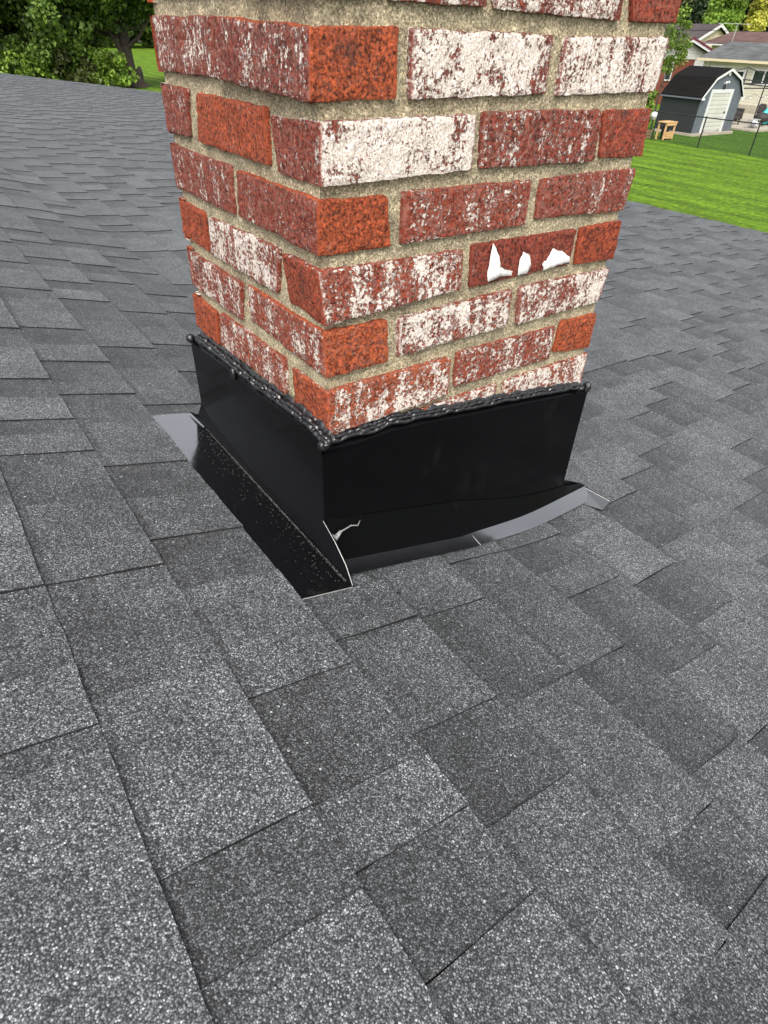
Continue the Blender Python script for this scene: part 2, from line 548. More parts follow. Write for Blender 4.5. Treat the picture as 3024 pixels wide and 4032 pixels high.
SLOTS = {
 -5: [(-.62, -.56), (-.30, -.22), (.16, .24)],
 -4: [(-.205, -.177), (-.10, .027), (-.62, -.55), (.20, .33)],
 -3: [(-.407, -.329), (-.148, .030), (.197, .338), (.40, .454), (.54, .624), (.78, .90), (-.62, -.53)],
 -2: [(-.482, -.395), (-.331, -.200), (-.020, .086), (.19, .289), (.438, .559), (.615, .722), (.815, .921), (1.13, 1.226), (-.80, -.69)],
 -1: [(-.67, -.595), (-.42, -.309), (-.168, -.162), (.470, .514), (.695, .823), (1.002, 1.172), (1.26, 1.344), (1.5, 1.6), (1.73, 1.807), (1.9, 1.97)],
 0: [(-.80, -.69), (-.592, -.519), (-.326, -.165), (.62, .69), (.775, .86), (.982, 1.108), (1.3, 1.395), (1.48, 1.59), (1.8, 1.89), (2.12, 2.245), (2.36, 2.43)],
 1: [(-.70, -.62), (-.49, -.32), (-.197, -.08), (.982, 1.14), (1.22, 1.31), (1.45, 1.56), (1.66, 1.753), (1.82, 1.91), (2.05, 2.175), (2.33, 2.435), (2.54, 2.63)],
 2: [(-.62, -.50), (-.385, -.21), (-.15, -.08), (.50, .60), (1.36, 1.46), (1.78, 1.88), (2.08, 2.19), (2.22, 2.30), (2.4, 2.49)],
 3: [(-.60, -.50), (-.345, -.237), (-.095, .02), (1.76, 1.88), (2.13, 2.19), (2.35, 2.48)],
 4: [(-.52, -.436), (-.2, -.061), (.1, .2), (2.56, 2.66)],
 5: [(-.4, -.313), (-.15, -.016), (.1, .22)],
 6: [(-.32, -.2), (-.05, .03), (.2, .3)],
 7: [(-.25, -.148), (.05, .157), (.3, .38)],
 8: [(-.15, -.057), (.062, .182), (.3, .4)],
 9: [(-.2, -.1), (.09, .244), (.33, .405)],
 10: [(-.12, -.03), (.02, .113), (.31, .402)],
 11: [(.05, .13), (.27, .398)],
 12: [(.12, .207), (.30, .376), (.53, .61)],
 13: [(.1, .2), (.24, .317), (.56, .648)],
 14: [(.3, .37), (.42, .511)],
 15: [(.35, .445), (.5, .58)],
 16: [(.5, .61)],
}
def make_roof():
    rr = random.Random(11)
    V, Fc, T = [], [], []       # T: per face (tone, band, cut edge)
    def tone_tooth():
        return rr.choice([.46, .56, .62, .7, .54, .84]) + rr.uniform(-.05, .05)
    for k in range(KMIN, KMAX):
        x0, x1 = XB[k], XB[k + 1]
        ex = sorted(SLOTS.get(k, []))
        if ex:
            lo, hi = ex[0][0] - .10, ex[-1][1] + .10
        else:
            lo = hi = None
        segs = []       # (ya, yb, kind)
        def rand_fill(a, b):
            y = a
            while y < b:
                w = rr.choice([.09, .12, .16, .2, .26]) + rr.uniform(-.02, .03)
                e = min(b, y + w)
                segs.append((y, e, 'T')); y = e
                if y < b:
                    w = rr.choice([.07, .1, .13, .16]) + rr.uniform(-.01, .02)
                    e = min(b, y + w)
                    segs.append((y, e, 'S')); y = e
        if ex:
            rand_fill(YLO, lo)
            y = lo
            for (a, b) in ex:
                segs.append((y, a, 'T')); segs.append((a, b, 'S')); y = b
            segs.append((y, hi, 'T'))
            rand_fill(hi, YHI)
        else:
            rand_fill(YLO + rr.uniform(-.1, 0), YHI)
        if k == -1:     # room for the step flashing beside the chimney
            ns = []
            for a, b, t in segs:
                if b <= -.085 or a >= .466: ns.append((a, b, t)); continue
                if a < -.085: ns.append((a, -.085, t))
                ns.append((max(a, -.085), min(b, .466), 'X'))
                if b > .466: ns.append((.466, b, t))
            segs = ns
        segs = [q for q in segs if q[1] - q[0] > 1e-4]
        # heights (at the upslope side, at the butt)
        def prof(kd):
            return {'T': (.0020, .0050), 'S': (.0, .0026), 'X': (-.002, -.002)}[kd]
        for i, (a, b, kd) in enumerate(segs):
            near = (-1.2 < a < 2.6) and k < 22
            step = .022 if near else .5
            n = max(1, int((b - a) / step))
            if near or k < 8: us = [0, .085, .38, .7, .955, 1.0]
            else: us = [0, 1.0]
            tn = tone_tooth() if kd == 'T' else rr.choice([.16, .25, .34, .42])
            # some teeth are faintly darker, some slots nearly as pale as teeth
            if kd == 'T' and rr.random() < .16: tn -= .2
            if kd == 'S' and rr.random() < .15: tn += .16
            lift = rr.uniform(0, .0012) if kd == 'T' else 0
            if k == -1 and kd == 'T' and -.168 < a < -.15: lift = .0030
            if k == 0 and kd == 'T' and abs(a + .519) < .002: lift = .0035
            h0, h1 = prof(kd)
            base = len(V)
            jit = [rr.uniform(-.0011, .0011) if near else 0 for _ in range(n + 1)]
            slant = rr.uniform(-.0022, .0022)
            for j in range(n + 1):
                yy = a + (b - a) * j / n
                for iu, u in enumerate(us):
                    xx = x0 + (x1 - x0) * u
                    if iu == len(us) - 1: xx += jit[j]
                    if iu == 0: xx -= .006
                    yj = yy + (slant * (u - .5) + (rr.uniform(-.0007, .0007) if near else 0) if j in (0, n) else 0)
                    V.append((xx, yj, zbase(xx, yj) + h0 + (h1 - h0) * u + lift * u))
            nu = len(us)
            for j in range(n):
                for iu in range(nu - 1):
                    p = base + j * nu + iu
                    Fc.append((p, p + 1, p + nu + 1, p + nu))
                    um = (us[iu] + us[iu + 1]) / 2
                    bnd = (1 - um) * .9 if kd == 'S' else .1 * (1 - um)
                    if um < .08: bnd = .72  # shade below the butt above, painted along every row, teeth included
                    T.append((min(1, tn + (.2 if um > .95 and nu > 3 else 0)), bnd, 0))  # butt strip coloured paler, a painted lit edge
            # butt face and the side faces down to the next layer
            low = []
            for j in range(n + 1):
                p = Vector(V[base + j * nu + nu - 1]); low.append(len(V)); V.append((p.x - .0005, p.y, zbase(p.x, p.y) - .0015))
            for j in range(n):
                p = base + j * nu + nu - 1
                Fc.append((p, low[j], low[j + 1], p + nu)); T.append((.3, 0, .75))
            for j in (0, n):
                row = []
                for iu in range(nu):
                    p = V[base + j * nu + iu]; row.append(len(V)); V.append((p[0], p[1], zbase(p[0], p[1]) - .0015))
                for iu in range(nu - 1):
                    p = base + j * nu + iu
                    q = (p, row[iu], row[iu + 1], p + 1)
                    Fc.append(q if j == 0 else q[::-1]); T.append((.3, 0, .92))
    me = bpy.data.meshes.new('shingle_roof')
    me.from_pydata(V, [], Fc)
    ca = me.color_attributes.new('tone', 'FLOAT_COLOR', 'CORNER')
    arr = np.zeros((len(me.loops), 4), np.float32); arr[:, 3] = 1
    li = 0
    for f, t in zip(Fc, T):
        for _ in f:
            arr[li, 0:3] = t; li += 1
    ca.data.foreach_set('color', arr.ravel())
    return me
rme = make_roof()
d = wpos(house)
rme.transform(Matrix.Translation(-d))
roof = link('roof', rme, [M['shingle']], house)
# the rest of the house below the roof
XE = XB[KMAX] - .012
b = MB()
gx = [XB[KMIN], -1.6, -.8, -.3, -.1, .05, .15, .22, .29, .36, .45, .6, 1.0, 2.0, 3.2, XE]
gy = [YLO + .02, -2, -1, -.3, 0, .5, 1, 2, 3, 4.5, 6, 8, 10, 12.59]
for dz in (.016, .04):
    b.add([(x, y, zbase(x, y) - dz) for y in gy for x in gx], [(j * len(gx) + i, j * len(gx) + i + 1, (j + 1) * len(gx) + i + 1, (j + 1) * len(gx) + i) for j in range(len(gy) - 1) for i in range(len(gx) - 1)])
wbuild(b, 'roof_deck', M['wood_old'], house)
b = MB(); b.box((XE - .03, YLO, zbase(XE, 0) - .22), (XE - .005, 12.58, zbase(XE, 0) - .04)); wbuild(b, 'fascia', M['trim'], house)
b = MB()
xr = XB[KMIN]
b.prism([(xr, YLO, zbase(xr, YLO) - .04), (xr - 6.5, YLO, zbase(xr, YLO) - 1.9), (xr - 6.5, 12.58, zbase(xr, YLO) - 1.9), (xr, 12.58, zbase(xr, YLO) - .04)], (0, 0, .05))
wbuild(b, 'rear_roof_slope', M['grey_roof'], house)
b = MB(); b.box((xr - 6.0, YLO + .4, GZ), (XE - .45, 12.2, -.80)); wbuild(b, 'wall', M['cream'], house)
b = MB(); b.tube([(XE + .05, YLO, zbase(XE, 0) - .10), (XE + .05, 12.5, zbase(XE, 12) - .10)], [.05, .05], 8); wbuild(b, 'gutter', M['gutter'], house)

# ------------------------------------------------------------------ chimney
FRONT=[
 ('0z',[(-0.0039, 0.4283), (0.075, 0.4334), (0.0731, 0.4115), (-0.004, 0.4114)],0.1,0.3),
 ('0a',[(0.0785, 0.4322), (0.1904, 0.436), (0.1922, 0.4106), (0.0781, 0.4105)],0.5,0.8),
 ('0b',[(0.2009, 0.4367), (0.3933, 0.437), (0.3983, 0.4074), (0.2046, 0.4097)],0.6,0.8),
 ('0c',[(0.4076, 0.4378), (0.5036, 0.4388), (0.5047, 0.4092), (0.4217, 0.4078)],0.08,0.5),
 ('1A',[(-0.0041, 0.3908), (0.0897, 0.3936), (0.0898, 0.3393), (-0.0059, 0.3377)],0.02,0.15),
 ('1B',[(0.1039, 0.3931), (0.2942, 0.3929), (0.2966, 0.3408), (0.1059, 0.3386)],0.72,0.85),
 ('1C',[(0.315, 0.3919), (0.5001, 0.3955), (0.5003, 0.3413), (0.3155, 0.3389)],0.82,0.9),
 ('2A',[(0.004, 0.3243), (0.1932, 0.3252), (0.1952, 0.2734), (0.003, 0.2709)],0.86,0.7),
 ('2B',[(0.2061, 0.3266), (0.3999, 0.3248), (0.4077, 0.269), (0.2091, 0.2734)],0.36,0.8),
 ('2C',[(0.4076, 0.3233), (0.5016, 0.3236), (0.507, 0.2687), (0.4184, 0.272)],0.06,0.5),
 ('3A',[(-0.0015, 0.2601), (0.0833, 0.2566), (0.0913, 0.2057), (-0.002, 0.2077)],0.01,0.15),
 ('3B',[(0.1047, 0.2587), (0.2963, 0.2561), (0.2972, 0.206), (0.1051, 0.2069)],0.36,0.55),
 ('3C',[(0.315, 0.2557), (0.5012, 0.2553), (0.4988, 0.2025), (0.316, 0.2105)],0.26,0.7),
 ('4A',[(-0.002, 0.1931), (0.1988, 0.189), (0.1983, 0.1433), (0.0045, 0.1349)],0.55,0.5),
 ('4B',[(0.2123, 0.1925), (0.4028, 0.1894), (0.4043, 0.1434), (0.2164, 0.1403)],0.03,0.75),
 ('4C',[(0.4114, 0.189), (0.499, 0.1904), (0.5032, 0.1367), (0.415, 0.1406)],0.0,0.35),
 ('5A',[(0.0013, 0.1282), (0.0895, 0.1252), (0.0912, 0.0726), (0.0039, 0.0728)],0.06,0.1),
 ('5B',[(0.1051, 0.1233), (0.2947, 0.1262), (0.2957, 0.076), (0.1067, 0.0751)],0.7,0.6),
 ('5C',[(0.3085, 0.127), (0.4988, 0.124), (0.4923, 0.0753), (0.3151, 0.0741)],0.62,0.7),
 ('6A',[(0.0046, 0.0554), (0.1943, 0.0547), (0.1957, -0.0), (0.0063, -0.0033)],0.5,0.2),
 ('6B',[(0.2086, 0.0566), (0.4034, 0.0544), (0.4039, 0.0022), (0.2093, 0.0055)],0.45,0.5),
 ('7A',[(-0.003, -0.0105), (0.091, -0.0112), (0.091, -0.067), (-0.003, -0.067)],0.02,0.1),
 ('7B',[(0.105, -0.0105), (0.297, -0.0115), (0.297, -0.0677), (0.105, -0.0677)],0.72,0.35),
 ('7C',[(0.3105, -0.0115), (0.5, -0.0105), (0.5, -0.0677), (0.3105, -0.0677)],0.66,0.4),
 ('6C',[(0.4143, 0.0586), (0.4964, 0.0565), (0.4992, -0.0011), (0.4097, 0.0107)],0.02,0.1),
]
LEFT=[
 ('0m',[(0.1281, 0.4279), (0.0068, 0.4288), (0.0069, 0.4117), (0.1317, 0.4143)],0.2,0.7),
 ('0n',[(0.3707, 0.4323), (0.143, 0.4283), (0.1449, 0.4144), (0.3766, 0.4147)],0.2,0.7),
 ('1D',[(0.1887, 0.396), (0.0072, 0.3908), (0.0103, 0.3367), (0.2063, 0.3431)],0.33,0.95),
 ('1E',[(0.3898, 0.3953), (0.2039, 0.3959), (0.2138, 0.343), (0.3861, 0.3408)],0.32,0.8),
 ('2D',[(0.0953, 0.3204), (-0.0067, 0.3251), (-0.0051, 0.272), (0.0848, 0.2704)],0.17,0.8),
 ('2E',[(0.2762, 0.3255), (0.1012, 0.3264), (0.1018, 0.2743), (0.293, 0.2736)],0.04,0.25),
 ('2F',[(0.3948, 0.3252), (0.3103, 0.3271), (0.3229, 0.2751), (0.3991, 0.2723)],0.22,0.8),
 ('3D',[(0.1835, 0.2587), (0.0026, 0.2595), (0.0035, 0.2066), (0.1881, 0.2086)],0.14,0.75),
 ('3E',[(0.3991, 0.2587), (0.2049, 0.2593), (0.2101, 0.2052), (0.4032, 0.2043)],0.26,0.75),
 ('4D',[(0.0811, 0.1923), (0.0035, 0.1918), (-0.0076, 0.1384), (0.0776, 0.1384)],0.03,0.4),
 ('4E',[(0.2945, 0.1868), (0.0918, 0.1937), (0.105, 0.1401), (0.3033, 0.1366)],0.6,0.55),
 ('4F',[(0.3996, 0.1893), (0.3097, 0.1884), (0.3131, 0.1367), (0.406, 0.1408)],0.02,0.3),
 ('5D',[(0.1907, 0.125), (-0.0023, 0.1293), (-0.0065, 0.0765), (0.1953, 0.0768)],0.4,0.45),
 ('5E',[(0.3986, 0.12), (0.2109, 0.1223), (0.2207, 0.0684), (0.3991, 0.0673)],0.45,0.6),
 ('6D',[(0.083, 0.0538), (-0.0078, 0.0601), (-0.0106, 0.0042), (0.0834, 0.0026)],0.04,0.15),
 ('7D',[(0.194, -0.0105), (0.0, -0.0105), (0.0, -0.067), (0.194, -0.067)],0.04,0.15),
 ('7E',[(0.398, -0.0105), (0.205, -0.0115), (0.205, -0.0677), (0.398, -0.0677)],0.2,0.35),
 ('6E',[(0.3001, 0.0554), (0.0994, 0.0592), (0.103, 0.0081), (0.3133, -0.0005)],0.38,0.45),
 ('6F',[(0.4058, 0.0516), (0.3139, 0.0496), (0.3213, -0.0035), (0.4085, -0.0017)],0.02,0.2),
]
BLOBS= [[(0.2448, 0.191), (0.257, 0.176), (0.263, 0.1603), (0.2706, 0.1564), (0.2869, 0.1511), (0.2867, 0.1463), (0.2669, 0.1483), (0.246, 0.1448), (0.242, 0.1521), (0.2433, 0.1723)], [(0.3024, 0.1737), (0.3157, 0.1663), (0.3203, 0.154), (0.3157, 0.1439), (0.2983, 0.1445), (0.2976, 0.1649)], [(0.3584, 0.1703), (0.3787, 0.1638), (0.3974, 0.1543), (0.3996, 0.1479), (0.375, 0.1462), (0.3481, 0.1441), (0.3426, 0.1528), (0.3527, 0.1593)]]
BEADL= [(0.3921, -0.0128), (0.2775, -0.0045), (0.1793, -0.0031), (0.076, 0.0053), (0.0209, 0.0072), (-0.0216, 0.0002)]
BEADF= [(-0.0084, -0.0084), (0.0252, -0.0082), (0.0625, -0.0129), (0.0962, -0.0112), (0.1542, -0.0178), (0.2308, -0.029), (0.3053, -0.0373), (0.3922, -0.0493), (0.4907, -0.0645)]
EDGEL= [(0.4098, -0.0312), (0.2923, -0.0222), (0.1912, -0.0186), (0.0856, -0.0099), (0.0293, -0.0082), (-0.0188, -0.0099)]
EDGEF= [(-0.0048, -0.0164), (0.0389, -0.0224), (0.0997, -0.0227), (0.1627, -0.0296), (0.2363, -0.0408), (0.3121, -0.05), (0.4003, -0.0623), (0.4942, -0.074)]
SMEAR= [(-0.0094, -0.1429), (-0.002, -0.1539), (0.0049, -0.1431), (0.0087, -0.1443), (0.0234, -0.1421), (0.0333, -0.1455), (0.0376, -0.1388)]


CW, CD = .500, .400
class BrickMesh:
    def __init__(s): s.V, s.F, s.C, s.mi, s.sm = [], [], [], [], []
BK = BrickMesh()
def lerp(a, b, t): return a + (b - a) * t
def brick(X, Y, Z, faces, attr, res=.0032, rad=.0017, chip=2.2):
    """X=(x0b,x0t,x1b,x1t) Y likewise, Z=((b,t) at front-left, front-right, back-left); faces: which sides get built
       attr: function(side)->(white,hue)"""
    w = abs(X[2] - X[0]); dpt = abs(Y[2] - Y[0]); h = abs(Z[0][1] - Z[0][0])
    dims = (w, dpt, h)
    sd_ = R.uniform(0, 50)
    def put(p):
        r = rad * (1 + chip * .9 * max(0, noise.noise(Vector((p[0] * 55 + sd_, p[1] * 55, p[2] * 55)))))
        q = [min(max(p[i], r), dims[i] - r) for i in range(3)]
        dv = Vector([p[i] - q[i] for i in range(3)])
        L = dv.length
        n_ = dv / L if L > 1e-9 else Vector((0, 0, 0))
        pp = Vector(q) + n_ * min(L, r)
        a = noise.noise(Vector((pp.x * 90 + sd_, pp.y * 90, pp.z * 90)))
        c = noise.noise(Vector((pp.x * 320 + sd_, pp.y * 320, pp.z * 320)))
        e = noise.noise(Vector((pp.x * 22 + sd_, pp.y * 22, pp.z * 22)))
        pp += n_ * (.0009 * a + .0010 * c + .0009 * e) * (res < .005)
        u, v_, t = pp.x / w, pp.y / dpt, pp.z / h
        # bow of the edges
        xb = lerp(X[0], X[2], u); xt = lerp(X[1], X[3], u)
        yb = lerp(Y[0], Y[2], v_); yt = lerp(Y[1], Y[3], v_)
        zb = Z[0][0] + (Z[1][0] - Z[0][0]) * u + (Z[2][0] - Z[0][0]) * v_
        zt = Z[0][1] + (Z[1][1] - Z[0][1]) * u + (Z[2][1] - Z[0][1]) * v_
        wb = .0011 * noise.noise(Vector((u * w * 30 + sd_, v_ * dpt * 30, 7)))
        return (lerp(xb, xt, t), lerp(yb, yt, t), lerp(zb, zt, t) + wb)
    seed = R.random()
    for sd2 in faces:
        ax = {'F': (0, 2), 'L': (1, 2), 'T': (0, 1), 'B': (0, 1), 'R': (1, 2), 'K': (0, 2)}[sd2]
        fx = {'F': (1, 0), 'L': (0, 0), 'T': (2, 1), 'B': (2, 0), 'R': (0, 1), 'K': (1, 1)}[sd2]
        na = max(2, int(dims[ax[0]] / res)); nb = max(2, int(dims[ax[1]] / res))
        base = len(BK.V)
        for j in range(nb + 1):
            for i in range(na + 1):
                p = [0, 0, 0]
                p[ax[0]] = dims[ax[0]] * i / na; p[ax[1]] = dims[ax[1]] * j / nb
                p[fx[0]] = dims[fx[0]] * fx[1]
                BK.V.append(put(p))
                de = min(i / na, 1 - i / na) * dims[ax[0]]
                if sd2 in 'TB': de = .004
                wh, hu = attr(sd2)
                BK.C.append((wh, hu, seed, min(1, de / .03)))
        for j in range(nb):
            for i in range(na):
                q = (base + j * (na + 1) + i, base + j * (na + 1) + i + 1, base + (j + 1) * (na + 1) + i + 1, base + (j + 1) * (na + 1) + i)
                if sd2 in ('L', 'B', 'K'): q = q[::-1]
                BK.F.append(q); BK.mi.append(0); BK.sm.append(True)

FD = {n: (q, w, h) for n, q, w, h in FRONT}
LD = {n: (q, w, h) for n, q, w, h in LEFT}
corner = {'0z': '0m', '1A': '1D', '2A': '2D', '3A': '3D', '4A': '4D', '5A': '5D', '6A': '6D', '7A': '7D'}
endbr = {'0c', '1C', '2C', '3C', '4C', '5C', '6C', '7C'}
for n, (q, w, h) in FD.items():
    (tlx, tlz), (trx, trz), (brx, brz), (blx, blz) = q
    jy = R.uniform(-.0008, .0012)
    if n in corner:
        lq, lw, lh = LD[corner[n]]
        (ltx, ltz), _, _, (lbx, lbz) = lq     # far end of the left face
        yb0 = yt0 = jy
        if blx > 0: yb0 = jy - .8 * blx; blx *= .5
        if tlx > 0: yt0 = jy - .8 * tlx; tlx *= .5
        brick((blx, tlx, brx, trx), (yb0, yt0, lbx, ltx), ((blz, tlz), (brz, trz), (lbz, ltz)), 'FLTB',
              lambda s, a=(w, h), b=(lw, lh): a if s == 'F' else (b if s == 'L' else (a[0] * .7, a[1])),
              rad=.0020 if h < .25 else .0017)
    else:
        dp = CD / 2 if n in endbr else .02
        brick((blx, tlx, brx, trx), (jy, jy, dp, dp), ((blz, tlz), (brz, trz), (blz, tlz)), 'FLTBR' if n in endbr else 'FLTBR',
              lambda s, a=(w, h): a if s == 'F' else (a[0] * .7, a[1]), res=.0032 if dp < .1 else .0036)
for n, (q, w, h) in LD.items():
    if n in corner.values(): continue
    (fy, fz), (ny, nz), (nby, nbz), (fby, fbz) = q
    jx = R.uniform(-.001, .001)
    brick((jx, jx, .02, .02), (nby, ny, fby, fy), ((nbz, nz), (nbz, nz), (fbz, fz)), 'LFTBK',
          lambda s, a=(w, h): a if s == 'L' else (a[0] * .7, a[1]))
# plain courses: above the frame, below the flashing, right and rear faces
def rnda(): return (R.choice([0, 0, .05, .3, .5, .65, .8]), R.uniform(.1, .95))
BHT = .0572
for c in range(-4, 15):
    z0 = c * .0677; z1 = z0 + BHT
    odd = (c % 2 == 1)
    mapped = 0 <= c <= 6
    if c in (-1,): mapped = True
    if not mapped:
        xs = [(0, .092), (.102, .296), (.306, .5)] if odd else [(0, .194), (.204, .398), (.408, .5)]
        for i, (a, b_) in enumerate(xs):
            at = rnda()
            brick((a, a, b_, b_), (0, 0, .02, .02), ((z0, z1),) * 3, 'FLTBR', lambda s, a=at: a, res=.009)
        ys = [(.020, .194), (.204, .4)] if odd else [(.020, .092), (.102, .296), (.306, .4)]
        for i, (a, b_) in enumerate(ys):
            at = rnda()
            brick((0, 0, .02, .02), (a, a, b_, b_), ((z0, z1),) * 3, 'LTBK', lambda s, a=at: a, res=.009)
    # right face and rear face
    ys = [(.022, .194), (.204, .376)] if not odd else [(.022, .092), (.102, .296), (.306, .376)]
    if not (mapped): 
        for a, b_ in ys:
            at = rnda(); brick((CW - .02, CW - .02, CW, CW), (a, a, b_, b_), ((z0, z1),) * 3, 'RTBFK', lambda s, a=at: a, res=.009)
    else:
        at = rnda(); brick((CW - .02, CW - .02, CW, CW), (CD / 2 + .01,) * 2 + (.376, .376), ((z0, z1),) * 3, 'RTBFK', lambda s, a=at: a, res=.009)
    xs = [(0, .194), (.204, .398), (.408, .5)] if odd else [(0, .092), (.102, .296), (.306, .5)]
    for a, b_ in xs:
        at = rnda(); brick((a, a, b_, b_), (CD - .02, CD - .02, CD, CD), ((z0, z1),) * 3, 'KTBR', lambda s, a=at: a, res=.009)
# mortar core: a rough skin a few millimetres behind the brick faces
def mortar_face(origin, du, dv, nrm, lu, lv, res, z0):
    nu, nv = int(lu / res), int(lv / res)
    base = len(BK.V)
    for j in range(nv + 1):
        for i in range(nu + 1):
            p = Vector(origin) + Vector(du) * lu * i / nu + Vector(dv) * lv * j / nv
            if res < .008:
                edge = i in (0, nu)
                a = noise.noise(p * 300) * .0006 + noise.noise(p * 45) * .0017 + noise.noise(p * 110) * .0009
                p = p + Vector(nrm) * (0 if edge else a)
            BK.V.append(tuple(p)); BK.C.append((0, 0, 0, 0))
    for j in range(nv):
        for i in range(nu):
            BK.F.append((base + j * (nu + 1) + i, base + j * (nu + 1) + i + 1, base + (j + 1) * (nu + 1) + i + 1, base + (j + 1) * (nu + 1) + i))
            BK.mi.append(1); BK.sm.append(True)
ins = .0060
zt_ = 15 * .0677
mortar_face((ins, ins, -.28), (1, 0, 0), (0, 0, 1), (0, -1, 0), CW - 2 * ins, .80, .0036, 0)
mortar_face((ins, ins, -.28), (0, 1, 0), (0, 0, 1), (-1, 0, 0), CD - 2 * ins, .80, .0036, 0)
BK.F[-int((CD - 2 * ins) / .0036) * int(.80 / .0036):] = [f[::-1] for f in BK.F[-int((CD - 2 * ins) / .0036) * int(.80 / .0036):]]
mortar_face((ins, ins, .52), (1, 0, 0), (0, 0, 1), (0, -1, 0), CW - 2 * ins, zt_ - .52, .02, 0)
mortar_face((ins, CD - ins, .52), (0, -1, 0), (0, 0, 1), (-1, 0, 0), CD - 2 * ins, zt_ - .52, .02, 0)
mortar_face((CW - ins, ins, -.5), (0, 1, 0), (0, 0, 1), (1, 0, 0), CD - 2 * ins, zt_ + .5, .02, 0)
mortar_face((CW - ins, CD - ins, -.5), (-1, 0, 0), (0, 0, 1), (0, 1, 0), CW - 2 * ins, zt_ + .5, .02, 0)
# white paint splashes on the face of one brick
for poly in BLOBS:
    n = len(poly); base = len(BK.V)
    cx = sum(p[0] for p in poly) / n; cz = sum(p[1] for p in poly) / n
    rings = []
    for s_, dy in ((1.0, -.0008), (.93, -.0021), (.5, -.0026)):
        ring = []
        for i in range(n * 3):
            a = poly[(i // 3) % n]; b_ = poly[(i // 3 + 1) % n]; t = (i % 3) / 3
            x = lerp(a[0], b_[0], t); z = lerp(a[1], b_[1], t)
            x += R.uniform(-.0009, .0009); z += R.uniform(-.0009, .0009)
            ring.append(len(BK.V)); BK.V.append((cx + (x - cx) * s_, dy + R.uniform(-.0003, .0003), cz + (z - cz) * s_)); BK.C.append((1, 0, 0, 1))
        rings.append(ring)
    m_ = len(rings[0])
    for a, b_ in zip(rings, rings[1:]):
        for i in range(m_):
            BK.F.append((a[i], a[(i + 1) % m_], b_[(i + 1) % m_], b_[i])); BK.mi.append(2); BK.sm.append(True)
    c0 = len(BK.V); BK.V.append((cx, -.0027, cz)); BK.C.append((1, 0, 0, 1))
    for i in range(m_):
        BK.F.append((rings[-1][i], rings[-1][(i + 1) % m_], c0)); BK.mi.append(2); BK.sm.append(True)
me = bpy.data.meshes.new('chimney')
me.from_pydata([(x - d.x, y - d.y, z - d.z) for x, y, z in BK.V], [], BK.F)
me.polygons.foreach_set('material_index', BK.mi); me.polygons.foreach_set('use_smooth', BK.sm)
ca = me.color_attributes.new('bw', 'FLOAT_COLOR', 'POINT')
ca.data.foreach_set('color', np.array(BK.C, np.float32).ravel())
chim = link('chimney', me, [M['brick'], M['mortar'], M['whitepaint']], house)
b = MB(); b.box((-.03, -.03, zt_), (CW + .03, CD + .03, zt_ + .06)); wbuild(b, 'crown', M['concrete'], chim, .006)
b = MB(); b.tube([(.25, .2, zt_ + .062), (.25, .2, zt_ + .25)], [.12, .115], 20); wbuild(b, 'flue', M['terracotta'], chim)

# ---- flashings
def sheet(mb, pts, off, mi=0): return mb.prism(pts, off, mi)
fy = -.0095
b = MB()
pts = [(x, fy, z) for x, z in EDGEF]
pts[0] = (-.0105, fy, EDGEF[0][1]); pts[-1] = (.509, fy, -.0765)
bot = [(.513, fy, zbase(.513, 0) + .004), (.40, fy, zbase(.40, 0) + .004), (.29, fy, zbase(.29, 0) + .004), (.15, fy, zbase(.15, 0) + .004), (-.0105, fy, zbase(0, 0) + .002)]
b.prism(pts + bot, (0, .0012, 0))
# folded hem along the top leaning back to the brick
for (x0, z0), (x1, z1) in zip([(-.0105, EDGEF[0][1])] + EDGEF[1:-1], EDGEF[1:-1] + [(.509, -.0765)]):
    b.prism([(x0, fy - .0008, z0), (x1, fy - .0008, z1), (x1, -.003, z1 + .0065), (x0, -.003, z0 + .0065)], (0, .0006, .0004))
# short lapped return of the corner piece
b.prism([(-.0112, fy - .0016, -.022), (.0505, fy - .0016, -.0275), (.0515, fy - .0016, -.149), (.030, fy - .0016, -.153), (.004, fy - .0016, -.165), (-.0112, fy - .0016, -.156)], (0, .0010, 0))
wbuild(b, 'front_flashing', M['metal'], chim)
b = MB()
lx = -.0105
pts = [(lx, y, z) for y, z in EDGEL][::-1]
pts[0] = (lx, fy, EDGEF[0][1])
pts[-1] = (lx, .418, -.032)
bot = [(lx, .421, -.150), (lx - .004, .440, -.180), (lx - .01, .468, zbase(-.02, .468) + .008), (lx, .30, zbase(-.01, .3) + .003), (lx, fy, zbase(-.01, 0) + .003)]
b.prism(pts + bot, (.0012, 0, 0))
P2 = [(fy, EDGEF[0][1])] + EDGEL[::-1][1:-1] + [(.418, -.032)]
for (y0, z0), (y1, z1) in zip(P2, P2[1:]):
    b.prism([(lx - .0008, y0, z0), (lx - .0008, y1, z1), (-.003, y1, z1 + .0065), (-.003, y0, z0 + .0065)], (.0006, 0, .0004))
wbuild(b, 'side_flashing', M['metal'], chim)
b = MB()   # far sides, seen only from elsewhere
b.prism([(.5095, fy, -.076), (.5095, CD + .01, -.10), (.5095, CD + .01, zbase(.51, .4)), (.5095, fy, zbase(.51, 0))], (.0012, 0, 0))
b.prism([(lx, CD + .0195, -.032), (.509, CD + .0195, -.09), (.509, CD + .0195, zbase(.51, .42)), (.28, CD + .0195, zbase(.28, .42)), (lx, CD + .0195, zbase(0, .42))], (0, .0012, 0))
wbuild(b, 'rear_flashing', M['metal'], chim)
